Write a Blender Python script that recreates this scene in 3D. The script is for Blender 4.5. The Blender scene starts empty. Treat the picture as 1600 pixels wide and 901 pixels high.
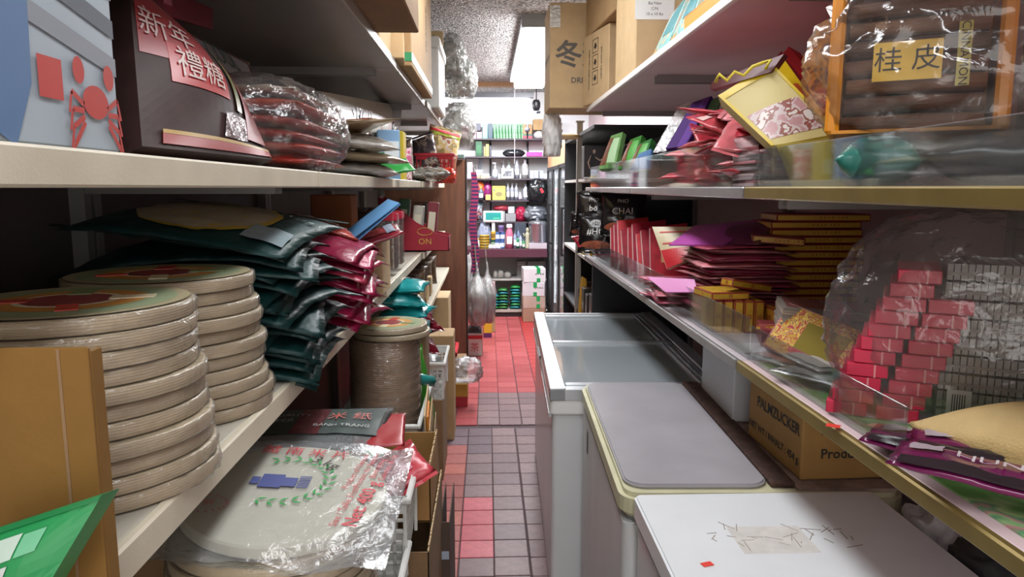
import bpy, bmesh, math, random
from mathutils import Matrix, Vector, Euler, noise
S = bpy.context.scene
COL = S.collection
R = math.radians
# ---------------------------------------------------------------- camera, world, lights, exposure
FPX = 1120.0
cam_d = bpy.data.cameras.new('camera'); cam = bpy.data.objects.new('camera', cam_d); COL.objects.link(cam)
cam.location = (0, 0, 1.6); cam.rotation_euler = (R(90 - 8.0), 0, R(-1.943))
cam_d.sensor_width = 36; cam_d.lens = FPX / 1600 * 36; cam_d.clip_start = 0.02; cam_d.clip_end = 60
S.camera = cam
w = bpy.data.worlds.new('world'); S.world = w; w.use_nodes = True
w.node_tree.nodes['Background'].inputs[0].default_value = (1, .96, .92, 1)
w.node_tree.nodes['Background'].inputs[1].default_value = 2.0
S.view_settings.view_transform = 'Standard'; S.view_settings.look = 'None'
S.view_settings.gamma = 1; S.view_settings.use_curve_mapping = False
S.view_settings.exposure = 0.32
S.cycles.max_bounces = 8; S.cycles.transparent_max_bounces = 24; S.cycles.caustics_reflective = False; S.cycles.caustics_refractive = False
P_NEAR, P_AISLE, P_MID, P_BACK = 16.0, 19.0, 74.0, 34.0       # fluorescent lamp powers (watt)
LAMP = (0.93, 0.96, 1.0)
MC = Euler(cam.rotation_euler).to_matrix()
CAM = Vector(cam.location)
def at(px, py, x=None, y=None, z=None):
    d = MC @ Vector(((px - 800) / FPX, -(py - 450.5) / FPX, -1))
    t = (x - CAM.x) / d.x if x is not None else (y - CAM.y) / d.y if y is not None else (z - CAM.z) / d.z
    return CAM + d * t

# ---------------------------------------------------------------- materials
def lin(h):
    if not isinstance(h, str): return h
    o = []
    for i in (0, 2, 4):
        c = int(h[i:i+2], 16) / 255
        o.append(c / 12.92 if c <= .04045 else ((c + .055) / 1.055) ** 2.4)
    return tuple(o)
_M = {}
def mat(col, rough=.5, metal=0.0, var=0.0, scale=20, bump=0.0, bscale=200, spec=.5, stretch=None, trans=0, kind='noise', key=''):
    """procedural principled material: colour with noise variation and fine relief"""
    k = (col, rough, metal, var, scale, bump, bscale, spec, stretch, trans, kind, key)
    if k in _M: return _M[k]
    m = bpy.data.materials.new('surface'); m.use_nodes = True; nt = m.node_tree; n = nt.nodes; L = nt.links
    p = n['Principled BSDF']; c = lin(col)
    p.inputs['Base Color'].default_value = (*c, 1); p.inputs['Roughness'].default_value = rough
    p.inputs['Metallic'].default_value = metal; p.inputs['Specular IOR Level'].default_value = spec
    if trans: p.inputs['Transmission Weight'].default_value = trans
    tc = n.new('ShaderNodeTexCoord'); mp = n.new('ShaderNodeMapping'); L.new(tc.outputs['Object'], mp.inputs[0])
    if stretch: mp.inputs['Scale'].default_value = stretch
    if var:
        t = n.new('ShaderNodeTexNoise'); t.inputs['Scale'].default_value = scale; t.inputs['Detail'].default_value = 5
        L.new(mp.outputs[0], t.inputs['Vector'])
        r = n.new('ShaderNodeValToRGB'); e = r.color_ramp.elements
        e[0].position = .3; e[1].position = .7
        e[0].color = (*[v * (1 - var) for v in c], 1); e[1].color = (*[min(1, v * (1 + var * .6)) for v in c], 1)
        L.new(t.outputs['Fac'], r.inputs[0]); L.new(r.outputs[0], p.inputs['Base Color'])
    if bump:
        t2 = n.new('ShaderNodeTexVoronoi' if kind == 'voronoi' else 'ShaderNodeTexNoise'); t2.inputs['Scale'].default_value = bscale
        L.new(mp.outputs[0], t2.inputs['Vector'])
        b = n.new('ShaderNodeBump'); b.inputs['Strength'].default_value = bump; b.inputs['Distance'].default_value = .01
        L.new(t2.outputs[0], b.inputs['Height']); L.new(b.outputs[0], p.inputs['Normal'])
    _M[k] = m
    return m
def film(tint='ffffff', haze=.1, gloss=.12, rough=.12, wr=60.0, bump=.5):
    """thin clear plastic film: transparent with a glossy skin, some milky haze and fine creases"""
    k = ('film', tint, haze, gloss, rough, wr, bump)
    if k in _M: return _M[k]
    m = bpy.data.materials.new('plastic_film'); m.use_nodes = True; nt = m.node_tree; n = nt.nodes; L = nt.links
    n.remove(n['Principled BSDF']); out = n['Material Output']; c = lin(tint)
    tr = n.new('ShaderNodeBsdfTransparent'); tr.inputs[0].default_value = (*[.5 + .5 * v for v in c], 1)
    df = n.new('ShaderNodeBsdfDiffuse'); df.inputs[0].default_value = (*c, 1)
    gl = n.new('ShaderNodeBsdfGlossy'); gl.inputs['Roughness'].default_value = rough
    tc = n.new('ShaderNodeTexCoord'); ns = n.new('ShaderNodeTexNoise'); ns.inputs['Scale'].default_value = wr; ns.inputs['Detail'].default_value = 3
    ns.inputs['Distortion'].default_value = 1.2
    L.new(tc.outputs['Object'], ns.inputs['Vector'])
    bp = n.new('ShaderNodeBump'); bp.inputs['Strength'].default_value = bump; bp.inputs['Distance'].default_value = .01
    L.new(ns.outputs[0], bp.inputs['Height']); L.new(bp.outputs[0], gl.inputs['Normal'])
    m1 = n.new('ShaderNodeMixShader'); m1.inputs[0].default_value = haze; L.new(tr.outputs[0], m1.inputs[1]); L.new(df.outputs[0], m1.inputs[2])
    lw = n.new('ShaderNodeLayerWeight'); lw.inputs[0].default_value = .25; L.new(bp.outputs[0], lw.inputs['Normal'])
    ad = n.new('ShaderNodeMath'); ad.operation = 'MULTIPLY_ADD'; ad.inputs[1].default_value = .5; ad.inputs[2].default_value = gloss
    L.new(lw.outputs['Fresnel'], ad.inputs[0])
    m2 = n.new('ShaderNodeMixShader'); L.new(ad.outputs[0], m2.inputs[0]); L.new(m1.outputs[0], m2.inputs[1]); L.new(gl.outputs[0], m2.inputs[2])
    L.new(m2.outputs[0], out.inputs[0])
    _M[k] = m
    return m
def emit(col, s):
    k = ('emit', col, s)
    if k in _M: return _M[k]
    m = bpy.data.materials.new('lamp_glow'); m.use_nodes = True; p = m.node_tree.nodes['Principled BSDF']
    p.inputs['Emission Color'].default_value = (*lin(col), 1); p.inputs['Emission Strength'].default_value = s
    _M[k] = m
    return m
def ramp_mat(stops, scale, rough=.5, bands=None, dist=0.0, detail=4, const=True):
    """printed multicolour artwork: noise (or wave bands) cut into flat colours"""
    k = ('ramp', tuple(stops), scale, rough, bands, dist, detail, const)
    if k in _M: return _M[k]
    m = bpy.data.materials.new('printed_art'); m.use_nodes = True; nt = m.node_tree; n = nt.nodes; L = nt.links; p = n['Principled BSDF']
    p.inputs['Roughness'].default_value = rough
    tc = n.new('ShaderNodeTexCoord')
    if bands:
        t = n.new('ShaderNodeTexWave'); t.bands_direction = bands; t.inputs['Distortion'].default_value = dist; t.inputs['Detail'].default_value = detail
    else:
        t = n.new('ShaderNodeTexNoise'); t.inputs['Detail'].default_value = detail; t.inputs['Distortion'].default_value = dist
    t.inputs['Scale'].default_value = scale; L.new(tc.outputs['Object'], t.inputs['Vector'])
    r = n.new('ShaderNodeValToRGB'); r.color_ramp.interpolation = 'CONSTANT' if const else 'LINEAR'
    e = r.color_ramp.elements
    while len(e) < len(stops): e.new(.5)
    for i, (pos, c) in enumerate(sorted(stops)): e[i].position = pos; e[i].color = (*lin(c), 1)
    L.new(t.outputs[0], r.inputs[0]); L.new(r.outputs[0], p.inputs['Base Color'])
    _M[k] = m
    return m
STEEL = mat('b9b4a6', .38, 0, .08, 6, .05, 300)              # cream painted shelf metal
CREAM = mat('cfc6b0', .45, 0, .10, 9, .04, 250)
GREYM = mat('8d8a88', .4, 0, .1, 5)
DARKM = mat('5e5755', .5, 0, .12, 5)
WHITE = mat('e8e8e6', .35, 0, .04, 8)
CARD = mat('a98a62', .8, 0, .10, 14, .12, 90)
CARDL = mat('c2a67e', .8, 0, .09, 12, .10, 90)
CARDD = mat('86694a', .85, 0, .12, 14, .12, 90)
INK = mat('2b2723', .7)
REDINK = mat('c02530', .6)
BLACK = mat('17171a', .4, 0, .2, 10)
PINKM = mat('d6bec0', .5, 0, .07, 4)
CLEAR = film('f4f8fa', .05, .10, .1, 40, .35)
HAZY = film('eef0f2', .16, .16, .16, 55, .8)
MILKY = film('f2f3f4', .55, .14, .2, 50, .8)
ACRYL = film('e8f0f0', .03, .03, .04, 6, 0.0)
TAPE = mat('b39668', .25)

# ---------------------------------------------------------------- object helpers
def link(name, me, m, parent=None, loc=(0,0,0), rot=(0,0,0), smooth=False):
    if m is not None and len(me.materials) == 0: me.materials.append(m)
    o = bpy.data.objects.new(name, me); COL.objects.link(o)
    if parent: o.parent = parent
    o.location = loc; o.rotation_euler = rot
    if smooth: me.polygons.foreach_set('use_smooth', [True] * len(me.polygons))
    return o
def tag(o, label, cat, group=None, kind=None):
    o['label'] = label
    if cat: o['category'] = cat
    if group: o['group'] = group
    if kind: o['kind'] = kind
    return o
def G(name, label, cat, loc=(0,0,0), rot=(0,0,0), group=None):
    o = bpy.data.objects.new(name, None); COL.objects.link(o); o.empty_display_size = .05
    o.location = loc; o.rotation_euler = rot if not isinstance(rot, (int, float)) else (0, 0, rot)
    return tag(o, label, cat, group)
def struct(o): o['kind'] = 'structure'; return o
def clone(root, loc, rot=None, label=None, group=None):
    r = root.copy(); COL.objects.link(r); r.location = loc
    if rot is not None: r.rotation_euler = rot if not isinstance(rot, (int, float)) else (0, 0, rot)
    if label: r['label'] = label
    if group: r['group'] = group
    for ch in list(root.children):
        c = ch.copy(); COL.objects.link(c); c.parent = r
        for g in ch.children:
            d = g.copy(); COL.objects.link(d); d.parent = c
    return r
def fin(bm, name='mesh'):
    me = bpy.data.meshes.new(name); bm.normal_update(); bm.to_mesh(me); bm.free(); return me
def addbox(bm, a, b, bev=0.0, M=None):
    vs = [bm.verts.new((x, y, z)) for z in (a[2], b[2]) for y in (a[1], b[1]) for x in (a[0], b[0])]
    fs = [bm.faces.new([vs[i] for i in f]) for f in ((0,2,3,1),(4,5,7,6),(0,1,5,4),(2,6,7,3),(0,4,6,2),(1,3,7,5))]
    if M is not None:
        for v in vs: v.co = M @ v.co
    if bev:
        es = list({e for f in fs for e in f.edges})
        bmesh.ops.bevel(bm, geom=es, offset=bev, segments=1, affect='EDGES')
def box(name, a, b, m, parent=None, bev=0.0, loc=(0,0,0), rot=(0,0,0)):
    a, b = [min(p, q) for p, q in zip(a, b)], [max(p, q) for p, q in zip(a, b)]
    bm = bmesh.new(); addbox(bm, a, b, bev); return link(name, fin(bm, name), m, parent, loc, rot)
SPLIT = {'lid_rail', 'foot', 'tube_socket', 'slide_track', 'orange_tray_floor', 'printed_top', 'torn_tape', 'housing', 'lid_frame'}
ORD = ['topmost', 'second', 'third', 'fourth', 'fifth', 'sixth', 'seventh', 'eighth', 'ninth', 'tenth', 'eleventh', 'twelfth', 'thirteenth', 'fourteenth', 'fifteenth', 'sixteenth', 'seventeenth', 'eighteenth', 'nineteenth', 'twentieth', 'twenty-first', 'twenty-second', 'twenty-third', 'twenty-fourth', 'twenty-fifth', 'twenty-sixth']
def from_top(i, n):
    """'topmost', 'second from the top', ... 'lowest' for piece i (0 = lowest) of n"""
    k = n - 1 - i
    return 'topmost' if k == 0 else 'lowest' if i == 0 else ORD[k] + ' from the top,'
def boxes(name, lst, m, parent=None, bev=0.0, loc=(0,0,0), rot=(0,0,0)):
    if name in SPLIT and len(lst) > 1:
        return [box(name, a, b, m, parent, bev, loc, rot) for a, b in lst][0]
    bm = bmesh.new()
    for a, b in lst: addbox(bm, a, b, bev)
    return link(name, fin(bm, name), m, parent, loc, rot)
def lathe(prof, n=24, wob=0.0, seed=0, sc=8):
    bm = bmesh.new(); rings = []
    for r, z in prof:
        ring = []
        for i in range(n):
            a = 2 * math.pi * i / n
            rr = r
            if wob and r > 1e-6: rr += wob * noise.noise(Vector((math.cos(a) * sc, math.sin(a) * sc, z * 90 + seed * 7.3)))
            ring.append(bm.verts.new((rr * math.cos(a), rr * math.sin(a), z)))
        rings.append(ring)
    for q in range(len(rings) - 1):
        for i in range(n):
            j = (i + 1) % n
            bm.faces.new((rings[q][i], rings[q][j], rings[q+1][j], rings[q+1][i]))
    if prof[0][0] > 1e-6: bm.faces.new(list(reversed(rings[0])))
    if prof[-1][0] > 1e-6: bm.faces.new(rings[-1])
    bmesh.ops.remove_doubles(bm, verts=bm.verts, dist=1e-6)
    return fin(bm)
def tube(pts, r, n=7, closed=False):
    bm = bmesh.new(); rings = []
    P = [Vector(p) for p in pts]
    for i, p in enumerate(P):
        t = (P[min(i + 1, len(P) - 1)] - P[max(i - 1, 0)]).normalized()
        u = t.cross(Vector((0, 0, 1)) if abs(t.z) < .9 else Vector((1, 0, 0))).normalized(); v = t.cross(u)
        rr = r[i] if isinstance(r, (list, tuple)) else r
        rings.append([bm.verts.new(p + rr * (math.cos(2*math.pi*k/n) * u + math.sin(2*math.pi*k/n) * v)) for k in range(n)])
    for q in range(len(rings) - 1):
        for i in range(n):
            j = (i + 1) % n; bm.faces.new((rings[q][i], rings[q][j], rings[q+1][j], rings[q+1][i]))
    bm.faces.new(list(reversed(rings[0]))); bm.faces.new(rings[-1])
    return fin(bm)
def prism(poly, t, ax='z'):
    """polygon (2-d list) extruded by t along an axis"""
    bm = bmesh.new()
    f = {'z': lambda p, h: (p[0], p[1], h), 'y': lambda p, h: (p[0], h, p[1]), 'x': lambda p, h: (h, p[0], p[1])}[ax]
    lo = [bm.verts.new(f(p, 0)) for p in poly]; hi = [bm.verts.new(f(p, t)) for p in poly]
    bm.faces.new(lo); bm.faces.new(hi)
    for i in range(len(poly)):
        j = (i + 1) % len(poly); bm.faces.new((lo[i], lo[j], hi[j], hi[i]))
    bmesh.ops.recalc_face_normals(bm, faces=bm.faces)
    return fin(bm)
_TX = {}
def textmesh(s, size, bold=0.0):
    k = (s, size, bold)
    if k in _TX: return _TX[k].copy()
    cu = bpy.data.curves.new('lettering', 'FONT'); cu.body = s; cu.size = size; cu.align_x = 'CENTER'; cu.align_y = 'CENTER'
    cu.offset = bold; cu.resolution_u = 2
    ob = bpy.data.objects.new('lettering', cu); COL.objects.link(ob)
    dg = bpy.context.evaluated_depsgraph_get()
    me = bpy.data.meshes.new_from_object(ob.evaluated_get(dg)); bpy.data.objects.remove(ob); bpy.data.curves.remove(cu)
    me.materials.clear()
    _TX[k] = me
    return me.copy()
def frame(o, r, u):
    r = Vector(r).normalized(); u = Vector(u).normalized(); n = r.cross(u)
    M = Matrix((r, u, n)).transposed().to_4x4(); M.translation = Vector(o); return M
FACE = {'front': ((1,0,0),(0,0,1)), 'left': ((0,-1,0),(0,0,1)), 'right': ((0,1,0),(0,0,1)), 'top': ((1,0,0),(0,1,0)), 'back': ((-1,0,0),(0,0,1))}
def text(parent, s, size, o, face, m=INK, rot=0.0, bold=0.0, squash=1.0, name='lettering'):
    me = textmesh(s, size, bold); r, u = FACE[face] if isinstance(face, str) else face
    M = frame(o, r, u) @ Matrix.Rotation(rot, 4, 'Z') @ Matrix.Diagonal((squash, 1, 1, 1))
    me.transform(M); return link(name, me, m, parent)
def patch(parent, name, wd, ht, o, face, m, rot=0.0, t=.0006):
    """thin label stuck on a face"""
    bm = bmesh.new(); r, u = FACE[face] if isinstance(face, str) else face
    addbox(bm, (-wd/2, -ht/2, -t), (wd/2, ht/2, t), M=frame(o, r, u) @ Matrix.Rotation(rot, 4, 'Z'))
    return link(name, fin(bm), m, parent)
# ---------------------------------------------------------------- bag shapes
def psurf(w_, h_, t_, wr, seed, bend=0.0, pw=3.0):
    def f(u, v, side):
        tt = t_ / 2 * (max(0, 1 - abs(u) ** pw) * max(0, 1 - abs(v) ** pw)) ** .65
        q = Vector((u * w_ * 14 + seed * 3.1, v * h_ * 14 + seed, side * 2.0))
        nz = noise.noise(q) * wr + noise.noise(q * 2.7) * wr * .5
        ed = 1 + .03 * noise.noise(Vector((u * 4, v * 4, seed)))
        x = u * w_ / 2 * (1 - .05 * (1 - abs(v) ** 2) * (t_ > .02)) * ed; y = v * h_ / 2 * (1 - .05 * (1 - abs(u) ** 2) * (t_ > .02)) * ed
        z = side * (tt + nz * (tt * 2 / t_ if t_ else 1)) + wr * .7 * noise.noise(Vector((u * 2.5, v * 2.5, seed * 1.7))) + t_ / 2
        z -= bend * (u * u + v * v) * w_ * .5
        return (x, y, z)
    return f
def pouch(w_, h_, t_, wr=.004, seed=0, bend=0.0, nx=16, ny=16, pw=3.0):
    f = psurf(w_, h_, t_, wr, seed, bend, pw); bm = bmesh.new(); g = {}
    for s in (1, -1):
        for i in range(nx + 1):
            for j in range(ny + 1):
                if s == -1 and (i in (0, nx) or j in (0, ny)): g[s, i, j] = g[1, i, j]; continue
                g[s, i, j] = bm.verts.new(f(-1 + 2 * i / nx, -1 + 2 * j / ny, s))
        for i in range(nx):
            for j in range(ny):
                q = [g[s, i, j], g[s, i+1, j], g[s, i+1, j+1], g[s, i, j+1]]
                bm.faces.new(q if s == 1 else q[::-1])
    return fin(bm), f
def ppatch(f, u0, u1, v0, v1, nx=16, ny=16, off=.0026, side=1, ell=False):
    bm = bmesh.new(); g = {}
    for i in range(nx + 1):
        for j in range(ny + 1):
            a, b = -1 + 2 * i / nx, -1 + 2 * j / ny
            if ell: a, b = a * math.sqrt(1 - b * b / 2), b * math.sqrt(1 - a * a / 2)
            u = (u0 + u1) / 2 + a * (u1 - u0) / 2; v = (v0 + v1) / 2 + b * (v1 - v0) / 2
            x, y, z = f(u, v, side); g[i, j] = bm.verts.new((x, y, z + side * off))
    for i in range(nx):
        for j in range(ny):
            q = [g[i, j], g[i+1, j], g[i+1, j+1], g[i, j+1]]; bm.faces.new(q if side > 0 else q[::-1])
    return fin(bm)
def ptext(f, s, size, u, v, wd, ht, rot=0, off=.0045, bold=0.0):
    me = textmesh(s, size, bold); ca, sa = math.cos(rot), math.sin(rot)
    for vt in me.vertices:
        x, y = vt.co.x, vt.co.y; x, y = x * ca - y * sa, x * sa + y * ca
        uu = max(-.99, min(.99, u + x / (wd / 2))); vv = max(-.99, min(.99, v + y / (ht / 2)))
        vt.co = Vector(f(uu, vv, 1)) + Vector((0, 0, off))
    return me
def bagthing(name, label, cat, loc, rot, size, m, wr=.004, seed=0, bend=0.0, deco=(), group=None, seam=None, nx=16, ny=16, part='body', pw=3.0):
    """a filled pouch; deco: ('rect'|'ell', u0,u1,v0,v1, material) or ('text', string, size, u, v, rot, material)"""
    g = G(name, label, cat, loc, rot, group)
    me, f = pouch(*size, wr, seed, bend, nx, ny, pw); link(part, me, m, g, smooth=True)
    for k, d in enumerate(deco):
        if d[0] == 'text': link('lettering', ptext(f, d[1], d[2], d[3], d[4], size[0], size[1], d[5], off=.0045 + .0007 * k), d[6], g)
        else: link('printed_panel', ppatch(f, *d[1:5], ell=(d[0] == 'ell'), off=.0024 + .0009 * k), d[5], g, smooth=True)
    if seam:
        for s in (-1, 1):
            bm = bmesh.new(); n = 14
            z0 = size[2] / 2 - bend * 1.0 * size[0] * .5
            row = [[bm.verts.new((-size[0]/2 + size[0] * i / n, s * (size[1]/2 * .985 + k * seam), z0 + .004 * noise.noise(Vector((i * .7, k * 5, seed + s))) * (k + .3))) for i in range(n + 1)] for k in (0, 1)]
            for i in range(n): bm.faces.new((row[0][i], row[0][i+1], row[1][i+1], row[1][i]))
            link('crimped_seam', fin(bm), m, g)
    return g
def blob(w_, d_, h_, amp=.12, seed=0, sub=4, fr=3.0, flat=True, neck=None):
    """crumpled plastic bag: sphere with ridged folds, flattened base; neck = gathered top"""
    bm = bmesh.new(); bmesh.ops.create_icosphere(bm, subdivisions=sub, radius=1)
    for v in bm.verts:
        c = v.co.copy()
        n1 = 1 - abs(noise.noise(c * fr + Vector((seed * 5.3, seed, 0)))) * 2
        n2 = 1 - abs(noise.noise(c * fr * 2.4 + Vector((seed, 9, seed)))) * 2
        k = 1 + amp * (n1 - .5) + amp * .55 * (n2 - .5)
        p = c * k
        sx = math.copysign(abs(p.x) ** .8, p.x); sy = math.copysign(abs(p.y) ** .8, p.y)
        if neck and p.z > .2:
            s = 1 - (1 - neck) * min(1, (p.z - .2) / .6); sx *= s; sy *= s
        z = max(p.z, -.85) if flat else p.z
        v.co = (sx * w_ / 2, sy * d_ / 2, (z + (.85 if flat else 1)) * h_ / 1.85)
    return fin(bm)
def quadthing(name, label, cat, corners, t, m, deco=(), group=None, part='panel', bow=0.0, n=8):
    """flat item from four corner points (bl, br, tr, tl), thickness t, slightly bowed; deco: (part, u0,u1,v0,v1, material)"""
    C = [Vector(c) for c in corners]; c0 = sum(C, Vector()) / 4
    zl = min(c.z for c in C); base = Vector((c0.x, c0.y, zl)); C = [c - base for c in C]
    nn = (C[1] - C[0]).cross(C[3] - C[0]).normalized()
    def pt(u, v): return (C[0] * (1-u) + C[1] * u) * (1-v) + (C[3] * (1-u) + C[2] * u) * v + nn * bow * math.sin(math.pi * u) * math.sin(math.pi * v)
    def sheet(u0, u1, v0, v1, off, th):
        bm = bmesh.new(); g_ = {}
        for s in (0, 1):
            for i in range(n + 1):
                for j in range(n + 1): g_[s, i, j] = bm.verts.new(pt(u0 + (u1-u0)*i/n, v0 + (v1-v0)*j/n) + nn * (off - (th if s else 0)))
        for i in range(n):
            for j in range(n):
                bm.faces.new((g_[0,i,j], g_[0,i+1,j], g_[0,i+1,j+1], g_[0,i,j+1])); bm.faces.new((g_[1,i,j+1], g_[1,i+1,j+1], g_[1,i+1,j], g_[1,i,j]))
        for i in range(n):
            for a, b, c, d in ((( i,0),(i+1,0),0,0), ((i+1,n),(i,n),0,0), ((0,i+1),(0,i),0,0), ((n,i),(n,i+1),0,0)):
                bm.faces.new((g_[1,*a], g_[1,*b], g_[0,*b], g_[0,*a]))
        return fin(bm)
    g = G(name, label, cat, base, 0, group); link(part, sheet(0, 1, 0, 1, 0, t), m, g, smooth=False)
    for k, dd in enumerate(deco):
        if dd[0] == 'text':
            me = textmesh(dd[1], 1.0); asp = (C[1] - C[0]).length / max(1e-6, (C[3] - C[0]).length)
            for vt in me.vertices: vt.co = pt(dd[3] + vt.co.x * dd[2], dd[4] + vt.co.y * dd[2] * asp) + nn * (.0024 + .0004 * k)
            link('lettering', me, dd[5], g); continue
        nm, u0, u1, v0, v1, mm = dd
        link(nm, sheet(u0, u1, v0, v1, .001 + .0004 * k, .0006), mm, g)
    return g
# ================================================================ THE ROOM
XL, XR, YB, YN, ZC = -1.06, 1.30, 9.35, -2.0, 2.80
floor = struct(box('floor', (XL, YN, -.08), (XR, YB, -.009), mat('55464a', .9, 0, .2, 12, .2, 120)))
rng = random.Random(4)
TP = .155
def tmesh(m, w_=TP - .006, d_=TP - .006):
    bm = bmesh.new(); addbox(bm, (-w_/2, -d_/2, -.009), (w_/2, d_/2, 0), .0025); me = fin(bm, 'tile'); me.materials.append(m); return me
def tset(c, k=3, rough=.42): return [tmesh(mat(x, rough, 0, .16, 26, .06, 60, .22, key=str(i))) for i, x in enumerate(c)]
T_RED = tset(['a85052', 'a24a4d', 'ae5658', '9b4648'])
T_GREY = tset(['7e6769', '836b6c', '776164', '897172'])
T_TERRA = tset(['a5605a', 'b0655a', '98544f'])
T_PINK = tset(['c4606a', 'bb5560'])
T_DARK = tset(['6d5c63', '76636a'])
def tile_kind(x, y):
    if y > 5.45: return T_RED
    if y > 4.72: return T_GREY if x > -.08 else T_RED
    if x < -.135: return T_TERRA if y < 4.35 else T_DARK
    if x < .01 and 3.02 < y < 3.5: return T_PINK
    if x < 0 and y > 4.2: return T_DARK
    return T_GREY
def tiles(cols, y0, y1, off):
    for c, x in enumerate(cols):
        y = y0 + off + (c % 3) * .003
        while y + TP <= y1 + .02:
            o = link('tile', rng.choice(tile_kind(x, y + TP/2)), None, floor, (x, y + TP/2, -.0006 * rng.random()))
            o.rotation_euler = (rng.uniform(-.004, .004), rng.uniform(-.004, .004), 0)
            y += TP
tiles([-.209, -.055, .098, .255], 2.32, 4.70, .0)
tiles([-.309, -.154, .0, .152, .307], 4.70, 9.30, .012)
# remaining tiles, under freezers and shelves: one joined part
bm = bmesh.new(); bm2 = bmesh.new()
def fill(cols, ys):
    for x in cols:
        for y in ys: addbox(bm if y > 5.3 else bm2, (x - .0745, y - .0745, -.009), (x + .0745, y + .0745, -.0005))
fill([-.209 - .155 * i for i in range(1, 6)] + [.255 + .155 * i for i in range(1, 7)], [2.4 + .155 * i for i in range(15)])
fill([-.309 - .155 * i for i in range(1, 5)] + [.307 + .155 * i for i in range(1, 7)], [4.79 + .155 * i for i in range(29)])
fill([-.984 + .155 * i for i in range(15)], [2.245 - .155 * i for i in range(27)])
for b, m in ((bm, mat('ad3538', .35, 0, .15, 20)), (bm2, mat('6c5557', .35, 0, .15, 20))):
    o = link('tile_field', fin(b), m, floor); o['kind'] = 'stuff'
WALLM = mat('d9d6d2', .7, 0, .05, 3)
struct(box('wall_left', (XL - .1, YN, 0), (XL, YB, ZC), mat('a89f94', .7, 0, .08, 3)))
struct(box('wall_right', (XR, YN, 0), (XR + .1, YB, ZC), mat('b7a3a6', .7, 0, .06, 3)))
struct(box('wall_back', (XL - .1, YB, 0), (XR + .1, YB + .1, ZC), mat('eeeef0', .6, 0, .03, 3)))
def popcorn():
    m = bpy.data.materials.new('popcorn_plaster'); m.use_nodes = True; nt = m.node_tree; n = nt.nodes; L = nt.links; p = n['Principled BSDF']
    p.inputs['Roughness'].default_value = .9; p.inputs['Base Color'].default_value = (*lin('a7a5a6'), 1)
    tc = n.new('ShaderNodeTexCoord'); v = n.new('ShaderNodeTexVoronoi'); v.inputs['Scale'].default_value = 75; L.new(tc.outputs['Object'], v.inputs['Vector'])
    t = n.new('ShaderNodeTexNoise'); t.inputs['Scale'].default_value = 62; t.inputs['Detail'].default_value = 4; L.new(tc.outputs['Object'], t.inputs['Vector'])
    a = n.new('ShaderNodeMath'); a.operation = 'SUBTRACT'; L.new(t.outputs[0], a.inputs[0]); L.new(v.outputs['Distance'], a.inputs[1])
    b = n.new('ShaderNodeBump'); b.inputs['Strength'].default_value = 1; b.inputs['Distance'].default_value = .03; L.new(a.outputs[0], b.inputs['Height']); L.new(b.outputs[0], p.inputs['Normal'])
    r = n.new('ShaderNodeValToRGB'); e = r.color_ramp.elements; e[0].position = .42; e[1].position = .54
    e[0].color = (*lin('8a8889'), 1); e[1].color = (*lin('ebe9e9'), 1); L.new(t.outputs[0], r.inputs[0]); L.new(r.outputs[0], p.inputs['Base Color'])
    return m
struct(box('ceiling', (XL - .1, YN - .1, ZC), (XR + .1, YB + .1, ZC + .1), popcorn()))
struct(box('trim_1', (XL, 8.45, ZC - .05), (XR, 8.56, ZC), mat('9a7350', .6, 0, .15, 10, stretch=(1, 12, 12))))

# ---------------------------------------------------------------- ceiling lamps
def fixture(label, x0, x1, y0, y1, power, z=ZC, th=.085, group=None, glow=9):
    g = G('ceiling_lamp', label, 'lamp', ((x0 + x1) / 2, (y0 + y1) / 2, z - th), group=group)
    a, b = (x1 - x0) / 2, (y1 - y0) / 2
    HM_ = mat('8f9296', .4, .3)
    box('housing', (-a, -b, .06), (a, b, th), HM_, g, .002)
    for y in (-b, b - .05): box('end_cap', (-a, y, -.006), (a, y + .05, .06), HM_, g, .002)
    for s in (-1, 1): box('side_rail', (s * a, -b + .05, .03), (s * (a - .04), b - .05, .06), HM_, g, .002)
    box('diffuser', (-a + .042, -b + .05, -.075), (a - .042, b - .05, .058), emit('ffffff', glow), g, .012)
    d = bpy.data.lights.new('tube_light', 'AREA'); d.shape = 'RECTANGLE'; d.size = (a - .05) * 2; d.size_y = (b - .06) * 2; d.energy = power; d.color = LAMP
    o = bpy.data.objects.new('tube_light', d); COL.objects.link(o); o.parent = g; o.location = (0, 0, -.08)
    return g
fixture('bright fluorescent troffer glowing on the speckled ceiling beside the tall carton', .245, .64, 5.2, 7.85, P_MID, glow=16)
fixture('fluorescent troffer on the ceiling above the nearest white freezer', -.1, .3, -1.9, .5, P_NEAR, glow=4)
fixture('fluorescent troffer on the ceiling above the old stained freezer', -.2, .2, 1.3, 3.8, P_AISLE, glow=4)
g = G('tube_lamp', 'single bare fluorescent tube on a batten in front of the back shelves', 'lamp', (-.02, 8.2, 2.56))
box('batten', (-.56, -.03, .03), (.54, .05, .09), mat('6b6f78', .4), g, .004)
link('glowing_tube', tube([(-.54, 0, 0), (.48, 0, 0)], .017, 10), emit('ffffff', 16), g, smooth=True)
boxes('tube_socket', [((-.56, -.015, -.02), (-.54, .015, .035)), ((.48, -.015, -.02), (.5, .015, .035))], WHITE, g)
for sx, zb in ((-.25, -.31), (.32, -.70)): link('pull_cord', tube([(sx, -.2, .24), (sx, -.2, zb)], .0025, 5), mat('cfcfd4', .5), g)
for sx in (-.3, .3): link('hanger', tube([(sx, .01, .09), (sx, .01, .24)], .004, 6), GREYM, g)
d = bpy.data.lights.new('tube_light', 'AREA'); d.shape = 'RECTANGLE'; d.size = 1.0; d.size_y = .04; d.energy = P_BACK; d.color = LAMP
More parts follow.
